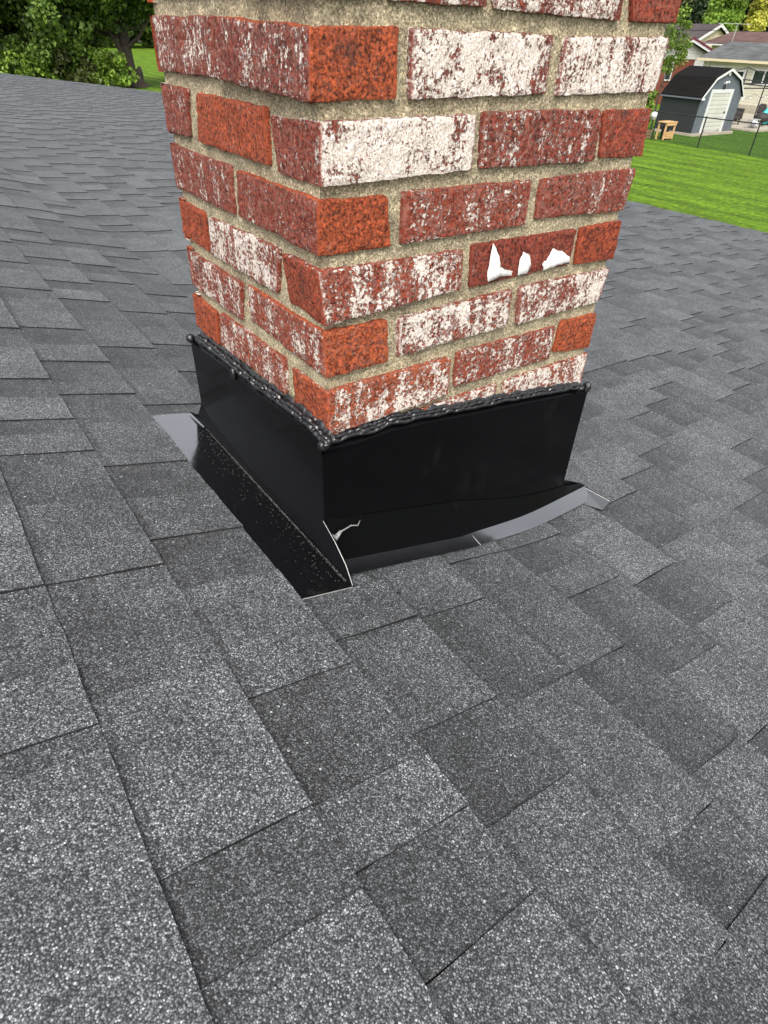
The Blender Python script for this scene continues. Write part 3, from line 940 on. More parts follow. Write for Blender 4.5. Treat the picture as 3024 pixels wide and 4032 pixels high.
# pan of the step flashing lying on the roof, with the standing leg that runs past the corner
def zp(x, y): return zbase(x, y) + .0042
b = MB()
xo = -.118
N = 12
for i in range(N):
    y0 = -.083 + (.470 + .083) * i / N; y1 = -.083 + (.470 + .083) * (i + 1) / N
    q = [(xo, y0, zbase(xo, y0) + .0012), (xo, y1, zbase(xo, y1) + .0012), (-.0108, y1, zp(-.0108, y1)), (-.0108, y0, zp(-.0108, y0))]
    b.add(q + [(x, y, z - .001) for x, y, z in q], [(0, 3, 2, 1), (4, 5, 6, 7), (0, 4, 7, 3), (1, 2, 6, 5)] if i in (0, N - 1) else [(0, 3, 2, 1), (4, 5, 6, 7)])
wbuild(b, 'step_flashing', M['metal_gloss'], chim)
b = MB()
zz = zp(-.012, -.08)
b.prism([(-.0135, -.0825, zz), (-.0135, -.0835, zz + .004), (-.0125, -.0651, -.1633), (-.012, -.0382, -.143), (-.012, -.010, -.128), (-.012, -.004, -.16), (-.012, .0, zp(-.012, .0)), (-.0135, -.04, zp(-.0135, -.04))], (.0011, 0, 0))
wbuild(b, 'standing_leg', M['metal'], chim)
# apron: a standing leg against the front panel and a lip on the shingles
b = MB(); b2 = MB(); LIP = []
def apron(xs, wall, crease, lip):
    rows = []
    for x in xs:
        zs = zbase(x, -.03) + .0066
        rows.append([(x, wall[0], zs + wall[1]), (x, crease[0], zs + crease[1]), (x, lip[0], zs + lip[1])])
    for r0, r1 in zip(rows, rows[1:]):
        b.prism([r0[0], r1[0], r1[1], r0[1]], (0, .0010, 0))
        LIP.append((r0[1], r1[1], r1[2], r0[2]))
apron([-.0095 + .261 * i / 12 for i in range(13)], (-.0112, .062), (-.0345, .0045), (-.0605, .0000))
def apron_r(xs):
    rows = []
    for x in xs:
        f = (x - .252) / (.573 - .252)
        zs = zbase(x, -.03) + .0066
        rows.append([(x, -.0112, zs + lerp(.060, .030, f)), (x, lerp(-.0335, -.0185, f ** .92), zs + lerp(.007, .0225, f ** .92)), (x, lerp(-.0585, -.0385, f), zs + .0005)])
    for r0, r1 in zip(rows, rows[1:]):
        b.prism([r0[0], r1[0], r1[1], r0[1]], (0, .0010, 0))
        LIP.append((r0[1], r1[1], r1[2], r0[2]))
apron_r([.252 + .26 * i / 26 for i in range(27)])
xs_ = [.512 + .061 * i / 8 for i in range(9)]
rows = []
for x in xs_:
    f = (x - .252) / (.573 - .252); g_ = (x - .512) / .061
    zs = zbase(x, -.03) + .0066
    rows.append([(x, -.0112, zs + lerp(lerp(.060, .030, f), .0235, g_)), (x, lerp(-.0335, -.0185, f ** .92), zs + lerp(.007, .0225, f ** .92)), (x, lerp(-.0585, -.0385, f), zs + .0005)])
for r0, r1 in zip(rows, rows[1:]):
    b.prism([r0[0], r1[0], r1[1], r0[1]], (0, .0010, 0))
    LIP.append((r0[1], r1[1], r1[2], r0[2]))
wbuild(b, 'apron_leg', M['metal'], chim)
cols_ = [[q[0], q[3]] for q in LIP] + [[LIP[-1][1], LIP[-1][2]]]
vs_ = []
for c_, l_ in cols_:
    c_ = Vector(c_); l_ = Vector(l_)
    for f in (0, .04, .35, .7, 1.0): vs_.append(c_.lerp(l_, f) + Vector((0, 0, -.0006 * math.sin(f * math.pi))))
n_ = len(cols_)
b2.add(vs_, [(i * 5 + k_, i * 5 + 5 + k_, i * 5 + 6 + k_, i * 5 + 1 + k_) for i in range(n_ - 1) for k_ in range(4)], 0, True)
wbuild(b2, 'apron_flashing', M['metal_gloss'], chim)
b = MB()
z5 = zbase(.58, -.03) + .0066
b.prism([(.548, -.030, z5 + .0002), (.5765, -.010, z5 + .016), (.600, -.0645, z5 + .0035), (.568, -.0725, z5 + .0006)], (0, 0, -.001))
b.prism([(.5145, .030, zbase(.51, 0) + .040), (.576, -.004, z5 + .020), (.6015, -.0640, z5 + .0060), (.6010, -.0640, z5 + .0005), (.576, -.004, z5), (.5145, .030, zbase(.51, 0))], (.001, 0, 0))
wbuild(b, 'end_flashing', M['metal_gloss'], chim)
b = MB()
zt0 = zp(-.013, -.0835)
b.tube([(-.0128, -.0095, -.1275), (-.0128, -.0385, -.1428), (-.0132, -.0655, -.1630), (-.0140, -.0838, zt0 + .003)], [.0004, .0005, .0006, .0005], 6)
wbuild(b, 'cut_edge', M['galv'], chim)
b = MB(); b.tube([(-.108, -.0836, zbase(-.108, -.083) + .0028), (-.0135, -.0836, zt0 - .0002)], [.0006, .0006], 6); wbuild(b, 'cut_edge', M['galv'], chim)
b = MB(); zs = zbase(.252, -.03) + .0056
b.tube([(.2520, -.0342, zs + .0068), (.2520, -.0602, zs + .0012)], [.0006, .0006], 6); wbuild(b, 'lap_edge', M['galv'], chim)
# beads of sealant along the top edges, with a ragged smear onto the brick
def bead(pts, axis, n, seed, rbase, off, lump):
    rr = random.Random(seed)
    out, rad = [], []
    L = len(pts) - 1
    for i in range(n + 1):
        t = i / n * L; j = min(int(t), L - 1); f = t - j
        a = lerp(pts[j][0], pts[j + 1][0], f); z = lerp(pts[j][1], pts[j + 1][1], f)
        w1 = noise.noise(Vector((a * 95, seed, 0))); w2 = noise.noise(Vector((a * 130, seed, 3))); w3 = noise.noise(Vector((a * 38, seed, 9)))
        z += .0020 * w1 + .0016 * w3 + .0008 * w2; o_ = off + .0013 * w3 + .0008 * w2
        out.append((a, o_, z) if axis == 'x' else (o_, a, z))
        rad.append(max(.0012, rbase * (1 + lump * w2 + .45 * w1)))
    return out, rad
def smear(mb, pts, axis, depth, up, seed, n=240):
    L = len(pts) - 1; vs = []
    for i in range(n + 1):
        t = i / n * L; j = min(int(t), L - 1); f = t - j
        a = lerp(pts[j][0], pts[j + 1][0], f); z = lerp(pts[j][1], pts[j + 1][1], f)
        h_ = up * (.7 + .5 * noise.noise(Vector((a * 60, seed, 1))) + .25 * noise.noise(Vector((a * 170, seed, 4))))
        for d_, zz in ((depth, z - .004), (depth - .0010, z + h_ * .5), (depth + .0042, z + h_)):
            vs.append((a, d_, zz) if axis == 'x' else (d_, a, zz))
    mb.add(vs, [(i * 3 + k_, i * 3 + 3 + k_, i * 3 + 4 + k_, i * 3 + 1 + k_) for i in range(n) for k_ in (0, 1)], 0, True)
b = MB()
for sd_, rb, dz, of, nn in ((1, .0029, .0004, -.0098, 420), (5, .0030, .0034, -.0064, 420)):
    pts, rd = bead([(x, z + dz) for x, z in BEADF], 'x', nn, sd_, rb, of, .5)
    b.tube(pts, rd, 8, jit=.02)
smear(b, BEADF, 'x', -.0030, .0105, 4)
rb_ = random.Random(31)
def blobs(n, pts, axis, dz):
    for _ in range(n):
        t = rb_.random() * (len(pts) - 1); j = min(int(t), len(pts) - 2); f = t - j
        a = lerp(pts[j][0], pts[j + 1][0], f); z = lerp(pts[j][1], pts[j + 1][1], f) + dz + rb_.uniform(-.003, .005)
        o_ = -.0105 + rb_.uniform(-.0015, .003); r_ = rb_.uniform(.0022, .0044); st = rb_.uniform(1.0, 2.2)
        b.ball((a, o_, z) if axis == 'x' else (o_, a, z), r_, 10, 7, sc=(st, .9, .8) if axis == 'x' else (.9, st, .8))
blobs(8, BEADF, 'x', .002)
b.ball((.5065, -.0085, -.068), .0078, 12, 8, sc=(.8, 1, 1.3))
wbuild(b, 'sealant_bead', M['sealant'], chim)
b = MB()
for sd_, rb, dz, of, nn in ((2, .0038, .0006, -.0098, 380), (6, .0038, .0042, -.0060, 380)):
    pts, rd = bead([(y, z + dz - .0055) for y, z in BEADL], 'y', nn, sd_, rb, of, .7)
    b.tube(pts, rd, 8, jit=.07)
smear(b, [(y, z - .004) for y, z in BEADL], 'y', -.0030, .0125, 7)
blobs(30, BEADL, 'y', -.003)
b.ball((-.0125, .412, -.022), .0080, 12, 8)
b.ball((-.013, .243, -.018), .006, 10, 8, sc=(.7, 1, 1.7))
b.ball((-.0105, -.0125, -.0075), .0070, 12, 8)
wbuild(b, 'sealant_bead', M['sealant'], chim)
b = MB()
pts = [(x, -.0235 + .001 * math.sin(i * 2.1), z) for i, (x, z) in enumerate(SMEAR)]
b.tube(pts, [.0022, .0042, .0024, .0012, .0013, .0011, .0006], 8, jit=.3)
wbuild(b, 'sealant_smear', simple('grey_sealant', (.20, .20, .19), .25, .5, 400, bump=.8, bd=.001), chim)
# loose granules washed against the fold of the side flashing
b = MB()
rg = random.Random(5)
for i in range(1000):
    y = rg.uniform(-.07, .40)
    t = abs(rg.gauss(0, 1))
    x = -.0145 - (.0016 * t if i < 760 else min(.075, .022 * t))
    s_ = rg.uniform(.0003, .0007)
    z = zp(x, y) + s_ * .4 - (max(0, -.013 - x) * .02)
    z = lerp(zp(-.013, y), zbase(xo, y) + .0012, (-.013 - x) / .105) + s_ * .5
    b.add([(x - s_, y, z), (x, y - s_, z), (x + s_, y, z), (x, y + s_, z), (x, y, z + s_), (x, y, z - s_)], [(0, 1, 4), (1, 2, 4), (2, 3, 4), (3, 0, 4), (1, 0, 5), (2, 1, 5), (3, 2, 5), (0, 3, 5)])
o = wbuild(b, 'loose_granules', simple('shingle_grit', (.11, .11, .105), .8, .6, 900), chim)
o['kind'] = 'stuff'

# ------------------------------------------------------------------ trees and shrubs
def leaf_mesh(name, clumps, size, seed, mat, parent, flat=.6):
    """clumps: list of (centre, radius, count); every leaf a small folded diamond of its own"""
    rs = np.random.RandomState(seed)
    P = []
    for c, r, n in clumps:
        d_ = rs.normal(size=(n, 3)); d_ /= np.linalg.norm(d_, axis=1)[:, None] + 1e-9
        rad = r * rs.uniform(.35, 1.0, (n, 1)) ** .5
        P.append(np.array(c) + d_ * rad * np.array([1, 1, .8]))
    P = np.concatenate(P)
    n = len(P)
    u = rs.normal(size=(n, 3)); u /= np.linalg.norm(u, axis=1)[:, None]
    t = rs.normal(size=(n, 3)); v = np.cross(u, t); v /= np.linalg.norm(v, axis=1)[:, None] + 1e-9
    s_ = size * rs.uniform(.6, 1.35, (n, 1))
    u = u * s_; v = v * s_ * flat
    w = np.cross(u, v) / s_ * .25
    verts = np.stack([P - u, P + v + w, P + u, P - v + w], 1).reshape(-1, 3)
    me = bpy.data.meshes.new(name)
    me.vertices.add(4 * n); me.vertices.foreach_set('co', verts.astype(np.float32).ravel())
    me.loops.add(4 * n); me.loops.foreach_set('vertex_index', np.arange(4 * n, dtype=np.int32))
    me.polygons.add(n); me.polygons.foreach_set('loop_start', np.arange(0, 4 * n, 4, dtype=np.int32)); me.polygons.foreach_set('loop_total', np.full(n, 4, np.int32))
    me.update(calc_edges=True)
    return link(name, me, [mat], parent)

def crown_clumps(rnd, cx, cz, rx, rz, n, cr, per, shape='round', lo=-1.0):
    out = []
    for i in range(n):
        if shape == 'cone':
            h = rnd.random() ** 1.25
            rr = rx * (1 - h) * math.sqrt(rnd.uniform(.25, 1)) + .1
            a = rnd.uniform(0, 2 * math.pi)
            c = (cx + rr * math.cos(a), rr * math.sin(a), cz - rz + 2 * rz * h)
        else:
            while True:
                p = [rnd.uniform(-1, 1) for _ in range(3)]
                q = math.sqrt(sum(k * k for k in p))
                if .45 < q < 1 and p[2] > lo: break
            c = (cx + p[0] * rx, p[1] * rx, cz + p[2] * rz)
        k_ = cr * rnd.uniform(.6, 1.25)
        out.append((c, k_, int(per * rnd.uniform(.6, 1.2))))
    return out

def tree(name, x, y, height, spread, label, cat, group, leaf, seed, size=.2, nclump=70, per=130, shape='round', low=.25, cr=None, trunk_r=.22, extra=None, lean=0):
    rnd = random.Random(seed)
    t = empty(name, (x, y, GZ), 0, label, cat, group)
    b = MB()
    hs_ = height * (.9 if shape == 'cone' else .62)
    pts = [(lean * f, .1 * math.sin(f * 3), hs_ * f) for f in (0, .03, .1, .3, .55, .8, 1)]
    b.tube(pts, [trunk_r * 1.75, trunk_r * 1.3, trunk_r * 1.05, trunk_r * .9, trunk_r * .7, trunk_r * .45, trunk_r * .15], 12, jit=.09, rnd=rnd)
    for i in range(7):
        f = rnd.uniform(.3, .9); a = rnd.uniform(0, 6.28); L = spread * rnd.uniform(.35, .75) * (1 if shape != 'cone' else (1 - f))
        p0 = Vector((lean * f, 0, hs_ * f)); p2 = p0 + Vector((math.cos(a) * L, math.sin(a) * L, L * rnd.uniform(.2, .8)))
        pm = (p0 + p2) / 2 + Vector((0, 0, -.1 * L))
        b.tube([p0, pm, p2], [trunk_r * .45, trunk_r * .28, trunk_r * .08], 7, rnd=rnd)
    if extra: extra(b)
    b.build('trunk', M['bark'], t)
    z0 = height * low; cz = (height + z0) / 2; rz = (height - z0) / 2
    cl = crown_clumps(rnd, lean, cz, spread, rz, nclump, cr or spread * .26, per, shape)
    leaf_mesh('crown', cl, size, seed, leaf, t)
    return t

def shrub(name, x, y, h, w, label, group, leaf, seed, size=.12, n=26, per=90):
    rnd = random.Random(seed)
    t = empty(name, (x, y, GZ), 0, label, 'shrub', group)
    b = MB()
    for i in range(6):
        a = rnd.uniform(0, 6.28); b.tube([(0, 0, 0), (math.cos(a) * w * .2, math.sin(a) * w * .2, h * .4), (math.cos(a) * w * .45, math.sin(a) * w * .45, h * .8)], [.03, .02, .008], 6, rnd=rnd)
    b.build('stem', M['bark'], t)
    cl = [((rnd.uniform(-w, w) * .8, rnd.uniform(-w, w) * .8, rnd.uniform(.1, .95) * h), w * .33 * rnd.uniform(.6, 1.2), int(per * rnd.uniform(.7, 1.2))) for _ in range(n)]
    leaf_mesh('foliage', cl, size, seed, leaf, t)
    return t

# left: the big tree with the bare trunk and the broken stub beside it
def stub(b):
    b.tube([(.60, -.05, -.05), (.58, 0, .35), (.62, 0, .8), (.70, 0, 1.05), (.76, 0, 1.22)], [.52, .36, .28, .20, .05], 10, jit=.15)
    for a in (-.5, .3, 1.1, 2.2, 3.1, 3.9, 5.0):
        b.tube([(0, 0, .45), (math.cos(a) * .42, math.sin(a) * .42, .14), (math.cos(a) * .72, math.sin(a) * .72, -.05)], [.20, .16, .05], 7)
    b.tube([(-.05, 0, 1.5), (-.45, 0, 2.3), (-.9, .1, 3.2), (-1.2, .2, 4.2)], [.2, .17, .13, .08], 8)
TL = 'trees beyond the far edge of the roof'
tree('leafy_tree', 16.05, 53.5, 11.0, 4.6, 'big tree with a bare brown trunk and a broken stub at its foot', 'tree', TL, M['leaf_mid'], 3, size=.145, nclump=240, per=260, low=.345, cr=1.0, trunk_r=.42, extra=stub, lean=.12)
tree('leafy_tree', 10.6, 54.5, 10.0, 4.4, 'dense green tree with branches drooping to the ground, second tree left of the bare trunk', 'tree', TL, M['leaf_mid'], 4, size=.145, nclump=250, per=290, low=.03, cr=.95, trunk_r=.3)
tree('leafy_tree', 4.9, 56.5, 11.0, 4.6, 'dense green tree at the left border of the picture, crown touching the ground', 'tree', TL, M['leaf_mid'], 5, size=.15, nclump=230, per=280, low=.02, cr=1.0, trunk_r=.3)
tree('leafy_tree', -2.5, 58, 11.5, 4.8, 'dark green tree just past the left border of the picture', 'tree', TL, M['leaf_mid'], 6, size=.2, nclump=150, per=180, low=.04, cr=1.1, trunk_r=.3)
SL = 'shrubs under the trees on the left'
for i, (x, y, h, w, lf, lb) in enumerate([
    (14.2, 52.8, 2.3, 1.6, 'leaf_light', 'light green bush right at the left foot of the bare trunk'),
    (12.0, 52.6, 2.0, 1.7, 'leaf_olive', 'low brownish green bush between two paler bushes'),
    (9.6, 52.8, 2.1, 1.4, 'leaf_light', 'pale yellow green bush under the drooping tree'),
    (7.4, 54.2, 2.2, 1.3, 'leaf_light', 'pale green bush, second from the left end of the bushes'),
    (5.0, 54.8, 2.6, 1.6, 'leaf_light', 'pale green bush nearest the left border of the picture')]):
    shrub('garden_shrub', x, y, h, w, lb, SL, M[lf], 20 + i, size=.14, n=34, per=110)
TF = 'dark trees across the far lawn'
for i, (x, y, h, s_, lb) in enumerate([(47, 137, 15, 7, 'dark green tree across the far lawn, seen just left of the chimney'), (36, 134, 16, 7.5, 'dark tree across the far lawn, seen behind the bare trunk'), (58, 140, 15, 7, 'dark tree across the far lawn, hidden behind the chimney bricks')]):
    tree('distant_tree', x, y, h, s_, lb, 'tree', TF, M['leaf_mid'], 40 + i, size=.42, nclump=130, per=110, low=.03, cr=1.9, trunk_r=.4)

# right: rows of trees behind the houses
TR = 'trees behind the houses'
rt = [
 (102, 72, 17, 6.5, 'leaf_olive', 'round', 'leafy_tree', 'brownish green tree above the roof of the cream gable, next to the chimney'),
 (103, 65.5, 16, 5.0, 'leaf_dark', 'cone', 'evergreen_tree', 'nearly black evergreen right behind the peak of the cream gable'),
 (94, 56.0, 15, 3.4, 'leaf_bright', 'cone', 'leafy_tree', 'bright green pointed tree in front of the dark evergreens'),
 (107, 60, 17, 5.5, 'leaf_dark', 'cone', 'evergreen_tree', 'dark evergreen behind the bright green tree'),
 (106, 55, 17, 6.0, 'leaf_dark', 'round', 'leafy_tree', 'dark green tree above the ridge of the brown roof, left of the yellow one'),
 (98, 53.9, 14, 1.2, 'leaf_yellow', 'cone', 'leafy_tree', 'narrow yellow tree at the upper right corner of the picture'),
 (104, 49.5, 16, 5.5, 'leaf_olive', 'round', 'leafy_tree', 'olive tree at the right border, beside the narrow yellow tree'),
 (104, 41, 16, 6.0, 'leaf_dark', 'cone', 'evergreen_tree', 'dark evergreen past the right border of the picture'),
 (104, 82, 17, 7, 'leaf_olive', 'round', 'leafy_tree', 'olive tree left of the cream gable, behind the chimney'),
]
for i, (x, y, h, s_, lf, sh, nm, lb) in enumerate(rt):
    tree(nm, x, y, h, s_, lb, 'tree', TR, M[lf], 60 + i, size=.21, nclump=190, per=230, shape=sh, low=.04, cr=.7 if lf == 'leaf_yellow' else (1.35 if sh == 'round' else 1.0), trunk_r=.3)
# a slender pale trunked tree beside the shed
tree('slender_tree', 39.3, 25.95, 5.3, .8, 'slender young tree with a thin pale trunk behind the left end of the shed', 'tree', None, M['leaf_light'], 90, size=.075, nclump=40, per=70, low=.40, cr=.33, trunk_r=.055, lean=.25)
shrub('garden_shrub', 37.2, 25.6, 1.5, .75, 'yellow green bush at the rear left corner of the shed', None, M['leaf_light'], 91, size=.1, n=22, per=70)

# the far woods, one mass of foliage no one could count
rs = random.Random(77)
cl = []
for az in np.arange(16, 92, .55):
    for q in range(7):
        D_ = rs.uniform(165, 190); a = math.radians(az + rs.uniform(-.4, .4))
        cl.append(((D_ * math.cos(a), D_ * math.sin(a), GZ + rs.uniform(.5, 19)), rs.uniform(2.2, 4.2), 60))
o = leaf_mesh('far_woods', cl, .95, 9, M['leaf_dark'], None)
tag(o, 'dark far woods closing the view behind houses and lawn', 'woods', kind='stuff')

# ------------------------------------------------------------------ shed
def shed():
    t = empty('garden_shed', (36.44, 20.30, GZ), 0, 'dark grey gambrel roofed garden shed with a white roll door', 'shed')
    hw = 1.85; dp = 2.25; z0 = .12; ze = 1.76; zk = 2.44; zt = 2.83; xk = 1.12
    b = MB()
    prof = [(-hw, z0), (hw, z0), (hw, ze), (xk, zk), (0, zt - .02), (-xk, zk), (-hw, ze)]
    b.prism([(x, 0, z) for x, z in prof], (0, .04, 0)); b.build('front_wall', M['siding_grey'], t)
    b = MB(); b.box((-hw, .042, z0), (-hw + .05, dp, ze)); b.box((hw - .05, .042, z0), (hw, dp, ze)); b.prism([(x, dp, z) for x, z in prof], (0, .04, 0)); b.build('side_wall', M['siding_dark'], t)
    b = MB()
    seq = [(-hw - .12, ze - .10), (-xk - .03, zk + .03), (0, zt + .03), (xk + .03, zk + .03), (hw + .12, ze - .10)]
    for (x0, a0), (x1, a1) in zip(seq, seq[1:]):
        b.prism([(x0, -.10, a0), (x1, -.10, a1), (x1, dp + .1, a1), (x0, dp + .1, a0)], (0, 0, .05))
    rf = b.build('roof', M['shed_roof'], t)
    b = MB()
    for (x0, a0), (x1, a1) in zip(seq, seq[1:]):
        b.prism([(x0, -.125, a0 - .07), (x1, -.125, a1 - .07), (x1, -.125, a1 + .04), (x0, -.125, a0 + .04)], (0, .022, 0))
    b.box((-hw - .16, -.127, ze - .19), (-hw + .10, -.101, ze - .08)); b.box((hw - .10, -.127, ze - .19), (hw + .16, -.101, ze - .08))
    b.build('rake_trim', M['trim'], rf)
    b = MB(); b.box((-hw - .13, -.10, ze - .17), (-hw - .10, dp + .1, ze - .10)); b.build('eave_trim', M['siding_grey'], rf)
    dx0, dx1, dz0, dz1 = -1.02, .72, .14, 1.86
    b = MB(); b.box((dx0, -.012, dz0), (dx1, .0, dz1)); door = b.build('door', M['shutter'], t)
    b = MB(); w = .16
    b.box((dx0 - w, -.035, dz0 - .02), (dx0, -.002, dz1 + w)); b.box((dx1, -.035, dz0 - .02), (dx1 + w * 1.15, -.002, dz1 + w)); b.box((dx0, -.034, dz1), (dx1, -.002, dz1 + w))
    b.build('door_frame', M['trim'], t)
    b = MB(); b.box((dx1 - .16, -.05, .98), (dx1 - .03, -.013, 1.04)); b.build('latch', M['black_metal'], door)
    for q0, q1 in ((dx0 + .06, dx0 + .3), (dx1 - .30, dx1 - .06)):
        b = MB(); b.box((q0, -.04, .18), (q1, -.013, .25)); b.build('foot_bolt', M['galv'], door)
    b = MB(); b.box((-.24, -.10, 2.24), (-.10, -.002, 2.30)); b.ball((-.26, -.14, 2.31), .06); b.ball((-.05, -.14, 2.33), .06); b.build('flood_lamp', M['white_globe'], t)
    b = MB(); b.ball((-.14, -.05, 2.10), .075, sc=(1, .5, 1.2)); b.build('motion_sensor', M['black_metal'], t)
    b = MB(); b.box((-.06, -.08, 2.60), (.02, -.002, 2.72)); b.build('small_lamp', M['white_globe'], t)
    for lx_, c_ in ((-1.5, .012), (-.9, .01), (.2, .01), (1.2, .012)):
        pass
    b = MB(); b.box((-hw - .06, -.16, -.05), (hw + .08, dp + .06, .115)); b.build('slab', M['concrete'], t, .01)
shed()

# ------------------------------------------------------------------ chain fence with its posts along the yard
fen = empty('wire_fence', (30.9, 17.6, GZ), 0, 'low wire fence with a dark top rail across the lawn in front of the shed', 'fence')
b = MB(); b.tube([(0, 11.5, 1.20), (0, 5, 1.19), (0, 0, 1.19), (0, -5, 1.21), (0, -12, 1.2)], [.024] * 5, 8); b.build('top_rail', M['black_metal'], fen)
for i in range(-4, 5):
    b = MB(); b.bar((0, 2.53 * i, -.05), (0, 2.53 * i, 1.2), .032, 8); b.ball((0, 2.53 * i, 1.22), .035, 8, 6); b.build('post', M['black_metal'], fen)
b = MB()
# fine vertical and diagonal wires of the mesh
for i in range(150):
    y = -10 + i * .14
    b.bar((0, y, .05), (0, y + .9, 1.18), .0013, 3, smooth=False); b.bar((0, y + .9, .05), (0, y, 1.18), .0013, 3, smooth=False)
b.build('wire_mesh', M['black_metal'], fen)

# ------------------------------------------------------------------ things beside the shed
def planter_stand():
    t = empty('wooden_stand', (31.95, 20.15, GZ), 0, 'small pale pine stand with a bin in it, left of the shed', 'stand')
    for x in (-.36, .36):
        for y in (-.2, .2):
            b = MB(); b.box((x - .04, y - .035, 0), (x + .04, y + .035, .72)); b.build('leg', M['wood'], t, .004)
    b = MB()
    for q in range(3): b.box((-.46, -.26 + q * .18, .722), (.46, -.10 + q * .18, .76))
    b.box((-.42, -.25, .60), (.42, -.235, .715)); b.build('top', M['wood'], t)
    b = MB()
    for q in range(3): b.box((-.32, -.262, .06 + q * .1), (.32, -.24, .145 + q * .1))
    b.build('panel', M['wood'], t)
planter_stand()
t = empty('plastic_bin', (31.95, 20.17, GZ), 0, 'dark grey bin standing inside the pine stand', 'bin')
b = MB(); b.tube([(0, 0, .02), (0, 0, .55)], [.17, .21], 14); b.build('bin_body', M['siding_dark'], t)
b = MB(); b.tube([(0, 0, .551), (0, 0, .59)], [.225, .20], 14); b.build('lid', M['black_metal'], t)
t = empty('globe_lamp', (31.55, 20.75, GZ), 0, 'white globe lamp on a short dark stem behind the pine stand', 'lamp')
b = MB(); b.bar((0, 0, 0), (0, 0, .82), .025); b.build('stem', M['black_metal'], t)
b = MB(); b.ball((0, 0, .97), .16, 18, 12); b.tube([(0, 0, .80), (0, 0, .86)], [.08, .1], 12); b.build('globe', M['white_globe'], t)
# stacked crates and pots behind
for i, (x, y, sx, sz, mt, lb) in enumerate([
    (30.9 + .35, 20.9, .3, .36, 'wood_old', 'weathered crate nearest the chimney beside the pine stand'),
    (31.25, 21.35, .34, .55, 'wood_old', 'taller weathered crate behind the pine stand')]):
    t = empty('wooden_crate', (x, y, GZ), .2 * i, lb, 'crate', 'weathered crates beside the pine stand')
    for q in range(3):
        zz0 = sz * q / 3 + .01
        for q0, q1 in ((-.25, -.23), (.23, .25)):
            b = MB(); b.box((-sx, q0, zz0), (sx, q1, zz0 + sz / 3 - .03)); b.build('slat', M[mt], t)
    b = MB(); b.box((-sx, -.228, .0), (-sx + .03, .228, sz)); b.box((sx - .03, -.228, 0), (sx, .228, sz)); b.box((-sx + .031, -.228, .01), (sx - .031, .228, .03)); b.build('frame', M[mt], t)
for i, (x, y, z, mt, lb) in enumerate([(31.2, 20.9, .37, 'black_metal', 'black pot on the low weathered crate'), (31.35, 21.3, .56, 'terracotta', 'clay pot on the tall weathered crate'), (31.0, 21.3, .0, 'black_metal', 'black pot on the grass behind the low crate')]):
    t = empty('plant_pot', (x, y, GZ + z), 0, lb, 'pot', 'plant pots beside the pine stand')
    b = MB(); b.tube([(0, 0, 0), (0, 0, .24), (0, 0, .30)], [.11, .15, .17], 14); b.build('pot_body', M[mt], t)
    rnd = random.Random(i); leaf_mesh('foliage', [((0, 0, .42), .2, 120)], .06, 300 + i, M['leaf_olive'], t)
# garden bench behind the shed's left end
t = empty('garden_bench', (34.6, 24.2, GZ), .25, 'black metal garden bench behind the left end of the shed', 'bench')
b = MB()
for q in range(5): b.box((-.62, -.25 + q * .1, .42), (.62, -.17 + q * .1, .445))
b.build('seat', M['black_metal'], t)
b = MB()
for q in range(4): b.box((-.62, .27, .55 + q * .1), (.62, .29, .62 + q * .1))
b.bar((-.62, .28, .97), (.62, .28, .97), .025); b.build('backrest', M['black_metal'], t)
for x in (-.58, .58):
    for y in (-.22, .26):
        b = MB(); b.bar((x, y, 0), (x, y, .42 if y < 0 else .97), .025); b.build('leg', M['black_metal'], t)

# patio to the right of the shed
b = MB(); b.box((40.3, 19.9, GZ + .004), (50.6, 27.5, GZ + .09)); o = b.build('patio_slab', M['concrete'], None); tag(o, 'pale concrete patio slab right of the shed', 'patio', kind='structure')
PZ = GZ + .09
t = empty('patio_frame', (42.2, 22.6, PZ), 0, 'black metal gazebo frame with bare top rails on the patio', 'gazebo')
for x, y in ((-2.0, -1.1), (.55, -1.1), (3.1, -1.1), (-2.0, 1.6), (3.1, 1.6)):
    b = MB(); b.bar((x, y, 0), (x, y, 2.10), .035); b.build('post', M['black_metal'], t)
b = MB()
for z in (2.08, 1.86):
    b.bar((-2.05, -1.1, z), (3.15, -1.1, z - .04), .03); b.bar((-2.05, 1.6, z), (3.15, 1.6, z), .03); b.bar((-2.0, -1.15, z), (-2.0, 1.65, z), .03); b.bar((3.1, -1.15, z - .03), (3.1, 1.65, z), .03)
b.bar((-2.0, -1.1, 2.08), (.55, .25, 2.75), .022); b.bar((3.1, -1.1, 2.05), (.55, .25, 2.75), .022); b.bar((-2, 1.6, 2.08), (.55, .25, 2.75), .022); b.bar((3.1, 1.6, 2.08), (.55, .25, 2.75), .022)
b.build('top_frame', M['black_metal'], t)
b = MB()
pts = [(-2 + 5.1 * i / 24, -1.12, 1.55 - .16 * math.sin(i / 24 * math.pi * 3) ** 2) for i in range(25)]
b.tube(pts, [.010] * 25, 6); cord = b.build('light_cord', M['black_metal'], t)
for i in range(2, 24, 4):
    b = MB(); b.ball((pts[i][0], -1.12, pts[i][2] - .07), .05, 8, 6); b.build('bulb', M['white_globe'], cord)
